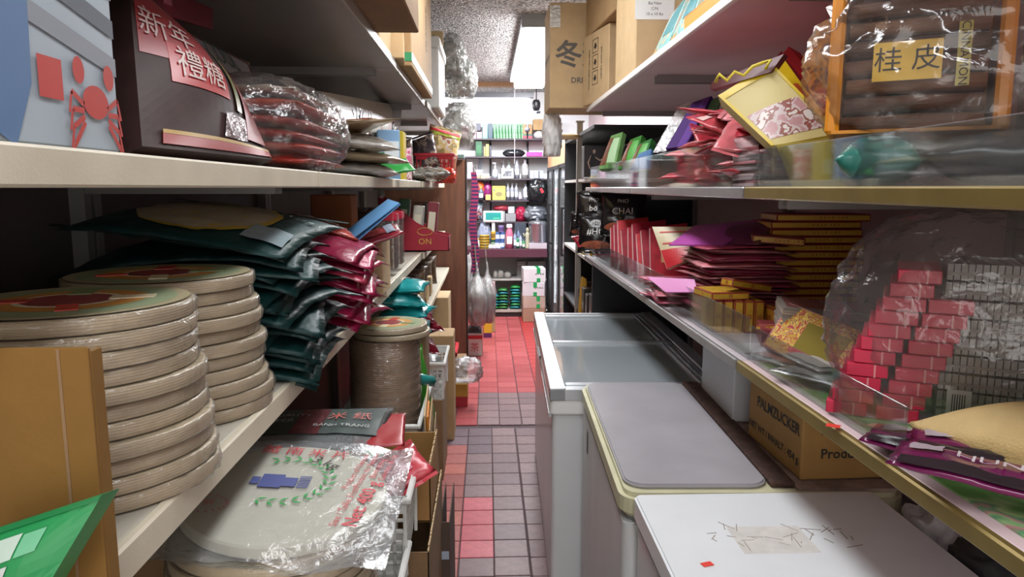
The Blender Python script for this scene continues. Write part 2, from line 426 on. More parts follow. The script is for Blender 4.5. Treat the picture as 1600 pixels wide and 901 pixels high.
o = bpy.data.objects.new('tube_light', d); COL.objects.link(o); o.parent = g; o.location = (-.02, .01, -.03); o.rotation_euler = (R(25), 0, 0)
g = G('security_camera', 'small dark dome camera hanging beside the tube lamp', 'camera', (.55, 8.2, 2.47))
link('stem', tube([(0, 0, .1), (0, 0, .33)], .006, 6), BLACK, g); link('housing', lathe([(0, -.02), (.03, -.015), (.045, .02), (.045, .07), (.03, .1), (0, .105)], 16), BLACK, g, smooth=True)
link('lens', lathe([(0, -.012), (.022, -.008), (.026, .012), (0, .014)], 14), mat('303640', .1), g, (.02, -.03, -.04), smooth=True)
g = G('hanging_ornament', 'dark ball ornament hanging on a thin cord above the green packs', 'ornament', (.46, 8.4, 2.26))
link('ball', lathe([(0, -.035), (.025, -.025), (.035, 0), (.025, .025), (0, .035)], 14), mat('5a5d66', .3, .4), g, smooth=True); link('cord', tube([(0, 0, .03), (0, 0, .53)], .002, 5), GREYM, g)

# ---------------------------------------------------------------- shelving
def shelf_board(u, z, x_front, x_back, y0, y1, m, lip, lipm, th=.02, name='shelf'):
    """board with a folded front lip; z = underside of the lip"""
    b = box(name, (x_front, y0, z + lip - th), (x_back, y1, z + lip), m, u, .002)
    s = -1 if x_front < x_back else 1
    box('lip', (x_front, y0 + .001, z), (x_front + s * .014, y1 - .001, z + lip + .001), lipm, b, .003)
    for y in (y0 + .02, y1 - .02):
        box('bracket', (min(x_front - s * .08, x_back), y - .004, z + lip - .05), (max(x_front - s * .08, x_back), y + .004, z + lip - th), GREYM, b)
    return b
LZ = (1.18, 1.60, 2.06)
LF = -.40
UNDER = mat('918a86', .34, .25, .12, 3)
names = ['nearest cream metal shelf unit on the left, holding the tall rice paper stacks', 'second left shelf unit, holding dark green and magenta bags', 'third left shelf unit, holding jars with red lids', 'fourth left shelf unit, holding the red display box', 'last left shelf unit, against the brown wooden panel']
ys = [.30, 1.68, 3.0, 4.25, 5.35, 6.36]
for i in range(5):
    y0, y1 = ys[i] + .006, ys[i+1] - .006; xf = LF + (.012 if i > 2 else 0)
    u = G('shelf_unit', names[i], 'shelf', (-.93, (y0 + y1) / 2, 0)); ox = .93; yc = (y0 + y1) / 2
    P = lambda x, y, z: (x + ox, y - yc, z)
    box('back_panel', P(-.95, y0, .05), P(-.935, y1, 2.3), DARKM, u)
    for y in (y0 + .015, y1 - .015): box('upright', P(-.935, y - .014, 0), P(-.90, y + .014, 2.4), GREYM, u)
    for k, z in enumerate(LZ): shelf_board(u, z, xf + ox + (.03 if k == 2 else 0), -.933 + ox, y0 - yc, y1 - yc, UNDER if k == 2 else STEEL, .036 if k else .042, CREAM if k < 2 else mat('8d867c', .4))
    if i > 1: shelf_board(u, .87, xf + .03 + ox, -.933 + ox, max(y0, 3.72) - yc, y1 - yc, STEEL, .03, CREAM)
    if i == 0:
        shelf_board(u, .70, -.25 + ox, -.933 + ox, y0 - yc, 1.5 - yc, STEEL, .04, CREAM)
        box('kick_panel', P(-.29, y0, 0), P(-.27, 1.5, .69), DARKM, u)
WOOD = mat('6b4430', .55, 0, .28, 9, .06, 60, stretch=(3, 3, .35))
g = G('wooden_end_panel', 'tall brown wooden panel closing the end of the left shelves', 'panel', (-.57, 6.42, 0))
box('board', (-.38, -.02, 0), (.375, .02, 1.84), WOOD, g, .003); box('edge_strip', (.375, -.024, 0), (.388, .024, 1.85), mat('221d1c', .5), g, .002)
RZ = (1.17, 1.575, 2.04)
RF = .60
BRONZE = mat('8d7a45', .35, .5, .15, 12); ZINC = mat('a9a9ab', .3, .6, .12, 10)
rn = ['nearest right shelf unit with bronze lips, holding the cinnamon bag', 'middle right shelf unit with steel lips, holding red packet heaps', 'far right shelf unit, ending before the dark cabinet']
ysr = [.25, 1.64, 2.95, 4.32]
for i in range(3):
    y0, y1 = ysr[i] + .003, ysr[i+1] - .003; yc = (y0 + y1) / 2; ox = -1.25
    u = G('shelf_unit', rn[i], 'shelf', (1.25, yc, 0))
    box('back_panel', (1.262 + ox, y0 - yc, .05), (1.28 + ox, y1 - yc, 2.35), PINKM, u)
    for y in (y0 + .015, y1 - .015): box('upright', (1.235 + ox, y - .014 - yc, 0), (1.262 + ox, y + .014 - yc, 2.4), GREYM, u)
    for k, z in enumerate(RZ):
        b = shelf_board(u, z, RF + ox, 1.26 + ox, y0 - yc, y1 - yc, PINKM if i == 0 or k == 2 else mat('c4babf', .4), .026, (mat('e8e4e2', .4) if k == 2 else BRONZE if i == 0 else ZINC))
        if k < 2:
            ya, yb = y0, y1
            if i == 0: ya = 1.0 if k == 0 else .4
            hh = (.10 if i else .085) if k == 0 else (.12 if i else .085)
            box('acrylic_fence', (RF + ox + .015, ya - yc, z + .024), (RF + ox + .019, yb - yc, z + .026 + hh), ACRYL, b, .001)
            n = 5; s = bmesh.new()
            for q in range(n):
                y = y0 + (q + .5) * (y1 - y0) / n; addbox(s, (RF + ox - .002, y - .004 - yc, z + .009), (RF + ox + .001, y + .004 - yc, z + .017), .001)
            link('rivet', fin(s), DARKM, b)
# printed liner on the near lower right shelf and the loose red price tag
LINER = ramp_mat([(0, '4f9048'), (.40, '78b060'), (.48, 'b4d492'), (.54, '5fa070'), (.60, 'd08a94'), (.64, '9cc488'), (.72, '4c9468')], 6, .25, None, .8, 3, False)
tag(box('shelf_liner', (RF + .022, .5, RZ[0] + .0262), (1.2, 1.6, RZ[0] + .029), LINER), 'glossy green floral liner lying on the near right lower shelf', 'liner')

# ---------------------------------------------------------------- chest freezers
FWH = mat('d6d8da', .25, 0, .04, 4); FIV = mat('c9c5a4', .4, 0, .12, 10); RUBBER = mat('77787a', .6)
def roundrect(w_, d_, r, n=5):
    P = []
    for cx, cy, a0 in ((w_/2 - r, d_/2 - r, 0), (-w_/2 + r, d_/2 - r, 90), (-w_/2 + r, -d_/2 + r, 180), (w_/2 - r, -d_/2 + r, 270)):
        for k in range(n + 1):
            a = R(a0 + 90 * k / n); P.append((cx + r * math.cos(a), cy + r * math.sin(a)))
    return P
def slab(name, w_, d_, r, z0, z1, m, parent, bev=.0, loc=(0,0,0)):
    me = prism(roundrect(w_, d_, r), z1 - z0)
    if bev:
        b = bmesh.new(); b.from_mesh(me)
        bmesh.ops.bevel(b, geom=[e for e in b.edges if abs(e.verts[0].co.z - e.verts[1].co.z) < 1e-6], offset=bev, segments=2, affect='EDGES'); b.to_mesh(me); b.free()
    return link(name, me, m, parent, (loc[0], loc[1], loc[2] + z0))
# freezer with sliding glass lids (far)
g = G('chest_freezer', 'chest freezer with two sliding glass lids in an aluminium frame', 'freezer', (.60, 3.385, 0), R(-1.6))
slab('body', .68, 1.62, .02, .03, .76, FWH, g, .004)
boxes('plinth', [((-.32, -.78, 0), (.32, .78, .03))], BLACK, g)
slab('collar', .70, 1.64, .02, .76, .815, WHITE, g, .006)
boxes('trim_strip', [((-.353, -.82, .752), (-.343, .82, .768))], mat('b9bcc0', .25, .8), g)
ALU = mat('c9cdd1', .28, .55)
boxes('lid_frame', [((-.35, -.82, .815), (-.29, .82, .865)), ((.29, -.82, .815), (.35, .82, .865)), ((-.35, -.82, .815), (.35, -.775, .86)), ((-.35, .775, .815), (.35, .82, .86))], ALU, g, .003)
box('inner_liner', (-.29, -.775, .50), (.29, .775, .512), mat('9aa3a8', .4), g)
LIDG = film('c4ced3', .5, .16, .06, 10, .05)  # haze and pale tint stand in for the ceiling reflected in the glass
for nm, ya, yb, z in (('near', -.772, .02, .846), ('far', -.02, .772, .836)):
    pn = box('glass_lid', (-.287, ya + .02, z), (.287, yb - .02, z + .006), LIDG, g)
    boxes('lid_rail', [((-.287, ya, z - .004), (.287, ya + .034, z + .018)), ((-.287, yb - .034, z - .004), (.287, yb, z + .018))], ALU, pn, .002)
boxes('slide_track', [((.235, -.77, .852), (.245, .77, .862)), ((.262, -.77, .852), (.272, .77, .862))], ALU, g)
patch(g, 'price_label', .15, .012, (-.02, -.79, .8605), 'top', WHITE)
boxes('grip', [((-.356, -.1, .80), (-.346, .1, .815))], DARKM, g)
# old freezer with domed lid
g = G('chest_freezer', 'old chest freezer with yellowed rim and stained grey lid', 'freezer', (.66, 2.045, 0), R(-1.8))
slab('body', .66, .95, .025, .02, .82, mat('cfd0d0', .4, 0, .10, 6, stretch=(1, 1, .3)), g, .004)
slab('seal', .64, .93, .03, .82, .832, RUBBER, g)
slab('lid', .675, .965, .05, .832, .893, FIV, g, .012)
slab('lid_panel', .345, .90, .05, .893, .905, mat('a3a0a5', .33, 0, .12, 5, .03, 40), g, .004, (-.15, 0, 0))
RUST = mat('4f3830', .9, 0, .45, 30, .6, 90)
boxes('rusted_strip', [((.024, -.445, .893), (.082, .45, .909))], RUST, g, .004)
box('rear_ledge', (.082, -.46, .893), (.325, .46, .8985), mat('9d8880', .85, 0, .4, 22, .4, 70), g)
box('lock_plate', (-.334, .28, .70), (-.329, .31, .78), mat('8c8c8c', .3, .8), g, .002)
boxes('foot', [((-.3, -.44, 0), (-.26, -.4, .02)), ((.26, -.44, 0), (.3, -.4, .02)), ((-.3, .4, 0), (-.26, .44, .02)), ((.26, .4, 0), (.3, .44, .02))], BLACK, g)
# nearest white freezer
g = G('chest_freezer', 'nearest white chest freezer with flat scuffed lid', 'freezer', (.612, .92, 0))
slab('body', .545, 1.26, .02, .02, .835, FWH, g, .004)
slab('seal', .53, 1.25, .02, .835, .848, RUBBER, g)
lid = slab('lid', .56, 1.275, .018, .848, .902, mat('dfe2e4', .3, 0, .05, 6), g, .005)
SC = mat('8a7d70', .7)
bm = bmesh.new(); r2 = random.Random(2)
for k in range(30):
    x = r2.uniform(-.17, .12); y = .43 + .05 * math.sin(x * 30) * r2.random() + r2.uniform(-.05, .05); a = r2.uniform(0, 3); l = r2.uniform(.004, .022)
    addbox(bm, (-l, -.0008, 0), (l, .0008, .0006), M=Matrix.Translation((x, y, .902)) @ Matrix.Rotation(a, 4, 'Z'))
link('scuff_mark', fin(bm), SC, g)
box('tape_residue', (-.12, .36, .902), (.03, .47, .9024), mat('cfcbc6', .7, 0, .1, 40), g)
boxes('foot', [((-.25, -.6, 0), (-.2, -.55, .02)), ((.2, -.6, 0), (.25, -.55, .02)), ((-.25, .55, 0), (-.2, .6, .02)), ((.2, .55, 0), (.25, .6, .02))], BLACK, g)
p = at(1105, 881, z=.903); tag(box('price_sticker', (-.011, -.007, 0), (.011, .007, .0006), mat('e04030', .5), loc=(p.x, p.y, .903), rot=(0, 0, .3)), 'small orange red sticker on the nearest white freezer lid', 'sticker')
# ================================================================ CARTONS, BASKETS
def carton(label, loc, size, rz=0.0, m=CARD, tape=TAPE, prints=(), group=None, cat='carton', name='carton', tapes='top', flap=True):
    """closed corrugated carton, base centre at loc; prints: (text, size, face, u, v, material, rot)"""
    w_, d_, h_ = size; g = G(name, label, cat, loc, rz, group)
    box('body', (-w_/2, -d_/2, 0), (w_/2, d_/2, h_), m, g, .004)
    L_ = w_ if w_ > d_ else d_
    if tape:
        lng = d_ >= w_
        a = [((-.024, -d_/2 - .001, h_ - .0005), (.024, d_/2 + .001, h_ + .001))] if lng else [((-w_/2 - .001, -.024, h_ - .0005), (w_/2 + .001, .024, h_ + .001))]
        if lng: a += [((-.024, s * (d_/2 + .0004) - .0008, h_ - .07), (.024, s * (d_/2 + .0004) + .0008, h_)) for s in (-1, 1)] + [((-.024, s * (d_/2 + .0004) - .0008, 0), (.024, s * (d_/2 + .0004) + .0008, .07)) for s in (-1, 1)]
        else: a += [((s * (w_/2 + .0004) - .0008, -.024, h_ - .07), (s * (w_/2 + .0004) + .0008, .024, h_)) for s in (-1, 1)] + [((s * (w_/2 + .0004) - .0008, -.024, 0), (s * (w_/2 + .0004) + .0008, .024, .07)) for s in (-1, 1)]
        boxes('tape', a, tape, g)
    if flap:
        lng = d_ >= w_
        boxes('flap_seam', [((-.0012, -d_/2, h_ - .001), (.0012, d_/2, h_ + .0004))] if lng else [((-w_/2, -.0012, h_ - .001), (w_/2, .0012, h_ + .0004))], CARDD, g)
    for s, sz, face, u, v, mm, rt in prints:
        o = {'front': (u, -d_/2 - .0012, v), 'left': (-w_/2 - .0012, -u, v), 'right': (w_/2 + .0012, u, v), 'top': (u, v, h_ + .0014)}[face]
        text(g, s, sz, o, face, mm, rt, sz * .022)
    return g
def open_carton(label, loc, size, rz=0.0, m=CARD, flaps=True, cat='carton', name='open_carton', group=None, t=.005):
    w_, d_, h_ = size; g = G(name, label, cat, loc, rz, group)
    box('base', (-w_/2, -d_/2, 0), (w_/2, d_/2, t), m, g)
    for nm, a, b in (('side_panel', (-w_/2, -d_/2, 0), (-w_/2 + t, d_/2, h_)), ('side_panel', (w_/2 - t, -d_/2, 0), (w_/2, d_/2, h_)), ('end_panel', (-w_/2, -d_/2, 0), (w_/2, -d_/2 + t, h_)), ('end_panel', (-w_/2, d_/2 - t, 0), (w_/2, d_/2, h_))):
        box(nm, a, b, m, g, .001)
    for s in (-1, 1):          # ragged corrugated rim
        bm = bmesh.new(); n = 26
        for k in range(n):
            y = -d_/2 + d_ * (k + .5) / n; hh = .004 + .006 * random.Random(k + s).random()
            addbox(bm, (s * (w_/2 - t/2) - t * .45, y - d_ / n * .45, h_ - .001), (s * (w_/2 - t/2) + t * .45, y + d_ / n * .45, h_ + hh))
        link('torn_rim', fin(bm), CARDL, g)
    return g
def basket(label, loc, size, rz=0.0, m=None, group=None, nu=9, nv=4):
    w_, d_, h_ = size; m = m or mat('d5d5d0', .4, 0, .05, 10); g = G('plastic_basket', label, 'basket', loc, rz, group)
    tp = .88; b = lambda s: s * tp
    box('base', (-b(w_)/2, -b(d_)/2, 0), (b(w_)/2, b(d_)/2, .006), m, g)
    boxes('rim', [((-w_/2 - .012, -d_/2 - .012, h_ - .016), (-w_/2 + .004, d_/2 + .012, h_)), ((w_/2 - .004, -d_/2 - .012, h_ - .016), (w_/2 + .012, d_/2 + .012, h_)), ((-w_/2, -d_/2 - .012, h_ - .016), (w_/2, -d_/2 + .004, h_)), ((-w_/2, d_/2 - .004, h_ - .016), (w_/2, d_/2 + .012, h_))], m, g, .004)
    for ax, s, ln, wd in ((0, -1, d_, w_), (0, 1, d_, w_), (1, -1, w_, d_), (1, 1, w_, d_)):
        bm = bmesh.new()
        def q(t_, z0, z1, th=.0035):
            pass
        sh = math.atan2((1 - tp) * wd / 2, h_)
        M = Matrix.Translation((s * b(wd)/2, 0, 0)) @ Matrix.Rotation(s * sh, 4, 'Y') if ax == 0 else Matrix.Translation((0, s * b(wd)/2, 0)) @ Matrix.Rotation(-s * sh, 4, 'X')
        n = max(4, int(ln / .028))
        for k in range(n + 1):
            c = (-ln/2 + ln * k / n) * .96
            a_, b_ = ((-.0018, c - .0045, 0), (.0018, c + .0045, h_)) if ax == 0 else ((c - .0045, -.0018, 0), (c + .0045, .0018, h_))
            addbox(bm, a_, b_, M=M)
        nz = max(3, int(h_ / .03))
        for k in range(nz + 1):
            z = h_ * k / nz; hw = ln/2 * .97 * (tp + (1 - tp) * k / nz)
            a_, b_ = ((-.0018, -hw, z - .004), (.0018, hw, z + .004)) if ax == 0 else ((-hw, -.0018, z - .004), (hw, .0018, z + .004))
            addbox(bm, a_, b_, M=M)
        if ax == 0 or True:
            z = h_ * .80; hw = ln/2 * .97
            addbox(bm, *(((-.002, -hw * .98, z), (.002, hw * .98, h_)) if ax == 0 else ((-hw * .98, -.002, z), (hw * .98, .002, h_))), M=M)
        link('lattice_wall', fin(bm), m, g)
    return g
# ================================================================ RICE PAPER PACKS
RICE = mat('bcac8f', .6, 0, .12, 10, .10, 30, stretch=(1, 1, 10))
WRAP = film('f3ede2', .10, .05, .2, 40, .6)
RK = random.Random(11)
def rice_meshes(Rr, t, seed):
    pr = [(0, .0004), (Rr * .985, .0004), (Rr, .0016)]
    k = 5
    for i in range(k): pr += [(Rr - .0008, .0016 + (t - .0032) * (i + .85) / k), (Rr, .0016 + (t - .0032) * (i + 1) / k)]
    pr += [(Rr * .985, t - .0004), (0, t - .0003)]
    w_ = [(0, -.0004), (Rr * .97, -.0004), (Rr + .0012, .0006), (Rr + .0024, t * .25), (Rr + .0028, t * .6), (Rr + .0016, t - .0006), (Rr * .97, t + .0003), (0, t + .0006)]
    return lathe(pr, 48), lathe(w_, 64, .0045, seed, 11)
RM = [rice_meshes(.147, .0208, s) for s in range(3)]
def ring_label(g, z, Rr, cols):
    bm = None
    for i, (r0, r1, c) in enumerate(cols):
        b = bmesh.new(); n = 40
        for k in range(n):
            a0, a1 = 2 * math.pi * k / n, 2 * math.pi * (k + 1) / n
            q = [(r0, a0), (r1, a0), (r1, a1), (r0, a1)] if r0 > 0 else [(r1, a0), (r1, a1), (0, 0)]
            b.faces.new([b.verts.new((r * Rr * math.cos(a), r * Rr * math.sin(a), z + .0002 * i)) for r, a in q])
        link('ring_print', fin(b), mat(c, .4), g)
def rice_pack(loc, label, group, v=0, ms=RM, lab=None, rot=0.0, tilt=(0, 0), Rr=.147, t=.0208):
    g = G('rice_paper_pack', label, 'rice paper', loc, (tilt[0], tilt[1], rot), group)
    d, w_ = ms[v]
    link('rice_disc', d, RICE, g, smooth=False); link('wrapper', w_, WRAP, g, smooth=True)
    if lab:
        ring_label(g, t + .0016, Rr, [(.86, .97, 'a79c7c'), (.62, .86, '8d9a78'), (.42, .62, 'c98a3c'), (.36, .42, 'e8dcc0'), (0, .36, '8f3b3a')])
        for a, c, s in ((.4, 'b8402f', .2), (2.2, 'c9452f', .16), (3.6, 'd8c9a8', .18), (5.1, '7a8a5c', .2)):
            patch(g, 'printed_panel', Rr * s * 2, Rr * s, (Rr * .5 * math.cos(a), Rr * .5 * math.sin(a), t + .0028), 'top', mat(c, .4), a)
    return g
def rice_stack(cx, cy, z0, n, tagname, group, ms=RM, Rr=.147, t=.0208, jit=.006, top=True, lean=(0, 0)):
    for i in range(n):
        last = i == n - 1
        lab = from_top(i, n) + (' round rice paper pack with coloured ring label in ' if last and top else ' plain wrapped round rice paper pack in ') + tagname
        rice_pack((cx + RK.uniform(-jit, jit) + lean[0] * i, cy + RK.uniform(-jit, jit) + lean[1] * i, z0 + i * (t + .0004)), lab, group, i % len(ms), ms, last and top, RK.uniform(0, 6), Rr=Rr, t=t)
SH1 = LZ[0] + .042 + .001
rice_stack(-.515, .925, SH1, 11, 'the nearest tall stack', 'rice paper packs in the nearest stack', lean=(-.0022, 0))
rice_stack(-.535, 1.232, SH1, 11, 'the second tall stack', 'rice paper packs in the second stack', lean=(-.0022, 0))
# low pile under the shelf, bigger packs with a printed bag on top
RB = [rice_meshes(.165, .0225, s + 10) for s in range(2)]
SH0 = .70 + .04 + .001
for i in range(13):
    rice_pack((-.36 + RK.uniform(-.006, .006), 1.15 + RK.uniform(-.006, .006), SH0 + i * .0242), from_top(i, 13) + ' large round rice paper pack in the low pile', 'rice paper packs in the low pile', i % 2, RB, rot=RK.uniform(0, 6), Rr=.165, t=.0225)
zt = SH0 + 13 * .0242 + .014
g = G('rice_paper_bag', 'flat clear bag of white rice paper printed in red, green and blue', 'rice paper', (-.345, 1.17, zt), (R(5), R(4), 0))
PALE = mat('d3cfbb', .5, 0, .06, 12)
link('rice_disc', lathe([(0, 0), (.165, 0), (.168, .004), (.168, .020), (.165, .023), (0, .023)], 56), PALE, g)
bm = bmesh.new(); n = 26
gr = {}
for s in (0, 1):
    for i in range(n + 1):
        for j in range(n + 1):
            x = -.19 + .385 * i / n; y = -.20 + .40 * j / n
            rr = math.hypot(x, y); zz = (.0255 if s else -.001) if rr < .172 else (.012 + (.0135 if s else -.013) * max(0, 1 - (rr - .172) / .05))
            zz += .006 * noise.noise(Vector((x * 30, y * 30, s * 4))) * min(1, max(0, (rr - .15) / .04))
            if rr >= .172: zz += .012 * noise.noise(Vector((x * 13, y * 13, 3)))
            gr[s, i, j] = bm.verts.new((x, y, zz))
    for i in range(n):
        for j in range(n):
            q = [gr[s, i, j], gr[s, i+1, j], gr[s, i+1, j+1], gr[s, i, j+1]]; bm.faces.new(q if s else q[::-1])
link('clear_bag', fin(bm), film('eef0f2', .12, .05, .2, 35, .45), g, smooth=True)
RI, GI, BI = mat('c8434a', .5), mat('2f9a4a', .5), mat('4a548c', .5)
ZT = .0272
E = lambda x, y: (x, y, ZT)
UPY = ((0, 1, 0), (-1, 0, 0))      # lettering reads away from the viewer
text(g, '越 南 米 片', .034, E(.0, .135), 'top', RI, -.06)
text(g, '3 kg', .034, E(.045, .098), 'top', INK, -.5)
text(g, 'Net: 400 g', .034, E(.135, -.035), UPY, RI, -.12, .0006)
text(g, 'Size / Taille 31cm', .018, E(.108, -.045), UPY, RI, -.12)
for i, s in enumerate(('Product of Vietnam', 'Produit du Vietnam', 'Bánh tráng', 'Galettes de riz')): text(g, s, .017, E(.105 + i * .018, .075 + i * .006), UPY, RI, -.12)
text(g, '新 鲜', .02, E(-.12, -.06), 'top', mat('b86a66', .6), .2)
bm = bmesh.new()
for k in range(16):                        # wreath of leaves
    a = R(-112 + 224 * k / 15)
    for s in (-1, 1):
        M = Matrix.Translation((-.01 + .075 * math.cos(a), .03 + .075 * math.sin(a), ZT)) @ Matrix.Rotation(a + s * .6 + math.pi / 2, 4, 'Z')
        bm.faces.new([bm.verts.new(M @ Vector(p)) for p in ((0, 0, 0), (.008, s * .0045, 0), (.02, s * .002, 0), (.009, -s * .001, 0))])
link('wreath_print', fin(bm), GI, g)
bm = bmesh.new()
for a, b in (((-.05, .0), (-.012, .045)), ((-.012, .006), (.012, .036)), ((-.066, .01), (-.052, .034))): addbox(bm, (*a, ZT), (*b, ZT + .0003))
for k in range(7): addbox(bm, (.014, .004 + k * .006, ZT), (.034, .007 + k * .006, ZT + .0003))
link('building_print', fin(bm), BI, g)
bm = bmesh.new()
for k in range(22):
    a = 2 * math.pi * k / 22; addbox(bm, (-.003, -.0012, 0), (.003, .0012, .0003), M=Matrix.Translation((-.12 + .042 * math.cos(a), -.06 + .026 * math.sin(a), ZT)) @ Matrix.Rotation(a, 4, 'Z'))
link('stamp_print', fin(bm), mat('b86a66', .6), g)
# dark printed pack and red pack lying behind it
zz = 1.045
DK = mat('3c4a46', .35)
g = carton('closed brown carton carrying the dark printed rice sheet pack', (-.68, 1.66, .0), (.34, .30, 1.02), 0, CARDD, None)
bagthing('rice_sheet_pack', 'flat dark pack with white and red lettering behind the printed rice bag', 'food pack', (-.44, 1.66, 1.022), (R(3), 0, 0), (.40, .27, .022), film('aab0b0', .45, .2, .1, 40, .3), .002, 5, 0,
    [('rect', -.9, -.1, -.5, .75, DK), ('rect', -.1, .25, -.5, .75, mat('6a2f34', .4)), ('rect', .25, .95, -.5, .75, mat('4a5552', .35)), ('text', 'PREMIUM QUALITY', .026, -.5, .32, 0, mat('b8bdb8', .5)), ('text', 'RICE PAPER', .030, -.5, .05, 0, mat('b8bdb8', .5)), ('text', '米 纸', .05, .55, .25, 0, mat('c96a60', .5)), ('text', 'BÁNH TRÁNG', .022, .5, -.2, 0, mat('b8bdb8', .5))])
bagthing('food_pack', 'small flat red pack poking out beside the dark rice sheet pack', 'food pack', (-.26, 1.66, 1.022), (0, 0, .1), (.12, .24, .012), mat('a3282c', .35), .002, 6)
# far stack with a ring label, on a carton
carton('brown carton on the floor under the basket with the rice sheet sheaf', (-.405, 2.81, 0), (.26, .56, .575), 0, CARDD, None)
RT = [rice_meshes(.145, .0045, 31)]
for i in range(2): rice_pack((-.375 - .010 * i, 2.75, 1.036 + i * .024), ('upper' if i else 'lower') + ' of the two round packs crowning the far rice paper stack', 'round packs on the far stack', i, RM, i == 1, 1.0)
g = G('rice_paper_sheaf', 'tall sheaf of thin rice sheets in a clear sleeve under the ring label', 'rice paper', (-.402, 2.75, .588))
bm = bmesh.new()
pr = [(0, 0)]
for i in range(59): pr += [(.132 + .002 * math.sin(i * 1.3), .0075 * i), (.132 + .002 * math.sin(i * 1.3), .0075 * i + .005), (.128, .0075 * i + .006)]
pr += [(0, .446)]
link('sheet_stack', lathe(pr, 40), mat('c4a68c', .5, 0, .12, 30), g)
link('clear_sleeve', lathe([(.135, 0), (.138, .04), (.135, .12), (.139, .25), (.135, .36), (.137, .444)], 56, .007, 8, 12), film('f2ede8', .05, .14, .1, 45, .8), g, smooth=True)

# ================================================================ LEFT LOWER SHELF
# cardboard tray at the near corner, with a green bag in front
g = G('cardboard_tray', 'tall brown cardboard panel box in the near left corner', 'carton', (-.47, .70, SH1))
PW = mat('7c5820', .75, 0, .10, 9, .08, 60)
pa = at(0, 540, y=.66); pb = at(160, 556, y=.66); pc = at(190, 901, y=.66)
box('front_panel', (-.20, -.045, -.16), (.103, -.04, .232), PW, g, .001)
box('side_panel', (.099, -.04, -.16), (.103, -.02, .228), PW, g, .001)
box('top_crease', (.075, -.0458, -.16), (.078, -.0448, .231), CARDD, g)
quadthing('green_bag', 'bright green bag with white label patches in front of the cardboard panel', 'food bag', [at(-90, 1010, y=.57), at(62, 935, y=.58), at(160, 772, y=.60), at(-70, 846, y=.59)], .03, mat('1f8a4c', .35, 0, .1, 10),
    [('white_patch', .34, .52, .62, .86, mat('b8ccc0', .5)), ('green_patch', .54, .70, .62, .84, mat('6cb48c', .5)), ('white_patch', .36, .52, .30, .56, mat('c0c6c2', .5)), ('dark_edge', .0, 1, .94, 1, mat('18743e', .4))], bow=.01)
g = G('plastic_tub', 'dim round plastic tub in the dark behind the rice paper', 'tub', (-.78, .98, SH1 + .001))
link('tub', lathe([(0, 0), (.10, 0), (.115, .02), (.12, .16), (.11, .17)], 28), mat('6f624c', .5), g, smooth=True); link('domed_lid', lathe([(.122, .168), (.12, .19), (.09, .235), (.05, .25), (0, .255)], 28), film('c9c2b0', .35, .1), g, smooth=True)
# dark green bags
DG = [mat(c, .48, 0, .3, 12, .5, 26, .3) for c in ('0e302f', '113634', '0c2a2a')]
PM = [pouch(.44, .46, .022, .010, s, .12, 22, 22)[0] for s in range(4)]
rk = random.Random(5)
for i in range(16):
    o = link('green_food_bag', PM[i % 4] if i < 4 else PM[i % 4], DG[i % 3], None, (-.585 + rk.uniform(-.04, .03), 1.60 + rk.uniform(-.02, .02), SH1 + .024 + i * .0155), (rk.uniform(-.02, .02), rk.uniform(-.03, .03), rk.uniform(-.2, .2)), True)
    tag(o, 'plain dark green food bag, ' + from_top(i, 17) + ' in the sagging pile', 'food bag', 'dark green bags in the pile')
bagthing('green_food_bag', 'topmost dark green bag, showing a pale rice picture with yellow edge', 'food bag', (-.585, 1.60, SH1 + .046 + 16 * .0155), (R(5), R(8), -.06), (.44, .46, .032), DG[1], .004, 9, .05,
    [('ell', -.75, .62, -.80, .7, mat('c8a83c', .4)), ('ell', -.75, .55, -.76, .64, mat('b9aa90', .5, 0, .15, 30)), ('text', 'BÁNH ƯỚT', .03, .62, .3, 0, mat('7f9a8c', .5)), ('rect', .5, .9, -.75, -.35, mat('8a9aa0', .3))], seam=.02)
# magenta bags
MG = [mat(c, .25, 0, .2, 10, .25, 30) for c in ('9c1f4a', 'a8264f', '8c1a3e', 'b03a52')]
PM2 = [pouch(.36, .42, .026, .009, s + 20, .14, 20, 20)[0] for s in range(4)]
for i in range(11):
    o = link('magenta_food_bag', PM2[i % 4], MG[i % 4], None, (-.52 + rk.uniform(-.02, .02), 2.15 + rk.uniform(-.03, .03), SH1 + .03 + i * .0185), (rk.uniform(-.03, .03), R(3) + rk.uniform(-.03, .03), rk.uniform(-.15, .15)), True)
    tag(o, 'glossy magenta food bag, ' + from_top(i, 11) + ' in the pile beside the dark green bags', 'food bag', 'magenta bags in the pile')
bagthing('food_bag', 'glossy red bag with a pale noodle picture on top of the magenta pile', 'food bag', (-.56, 2.27, 1.462), (R(-4), R(14), .2), (.30, .26, .045), mat('b5453a', .25, 0, .2, 14), .006, 13, .05, [('ell', -.7, .6, -.6, .6, mat('cbb9a4', .4, 0, .3, 40))], seam=.015)
g = G('blue_card', 'folded light blue card leaning out over the shelf edge', 'card', (-.40, 2.42, 1.475), (R(8), R(-38), R(25)))
box('sheet', (-.14, -.05, 0), (.12, .05, .003), mat('5f93c4', .45), g); box('folded_sheet', (-.14, -.05, .012), (.12, .05, .015), mat('6ba0cf', .45), g, rot=(0, R(3), 0))
g = bagthing('food_bag', 'red and dark blue glossy bag under the folded blue card', 'food bag', (-.42, 2.52, 1.40), (R(5), R(-20), .2), (.26, .24, .035), mat('7d1f2b', .25, 0, .3, 14), .005, 15, 0, [('rect', -.2, .6, -.6, .6, mat('a93a40', .3)), ('rect', .6, .85, -.7, .7, mat('9ea9b8', .3))], seam=.012)
carton('tan carton at the shelf edge beside the magenta bags', (-.435, 2.62, SH1), (.13, .20, .19), 0, CARDL, None)
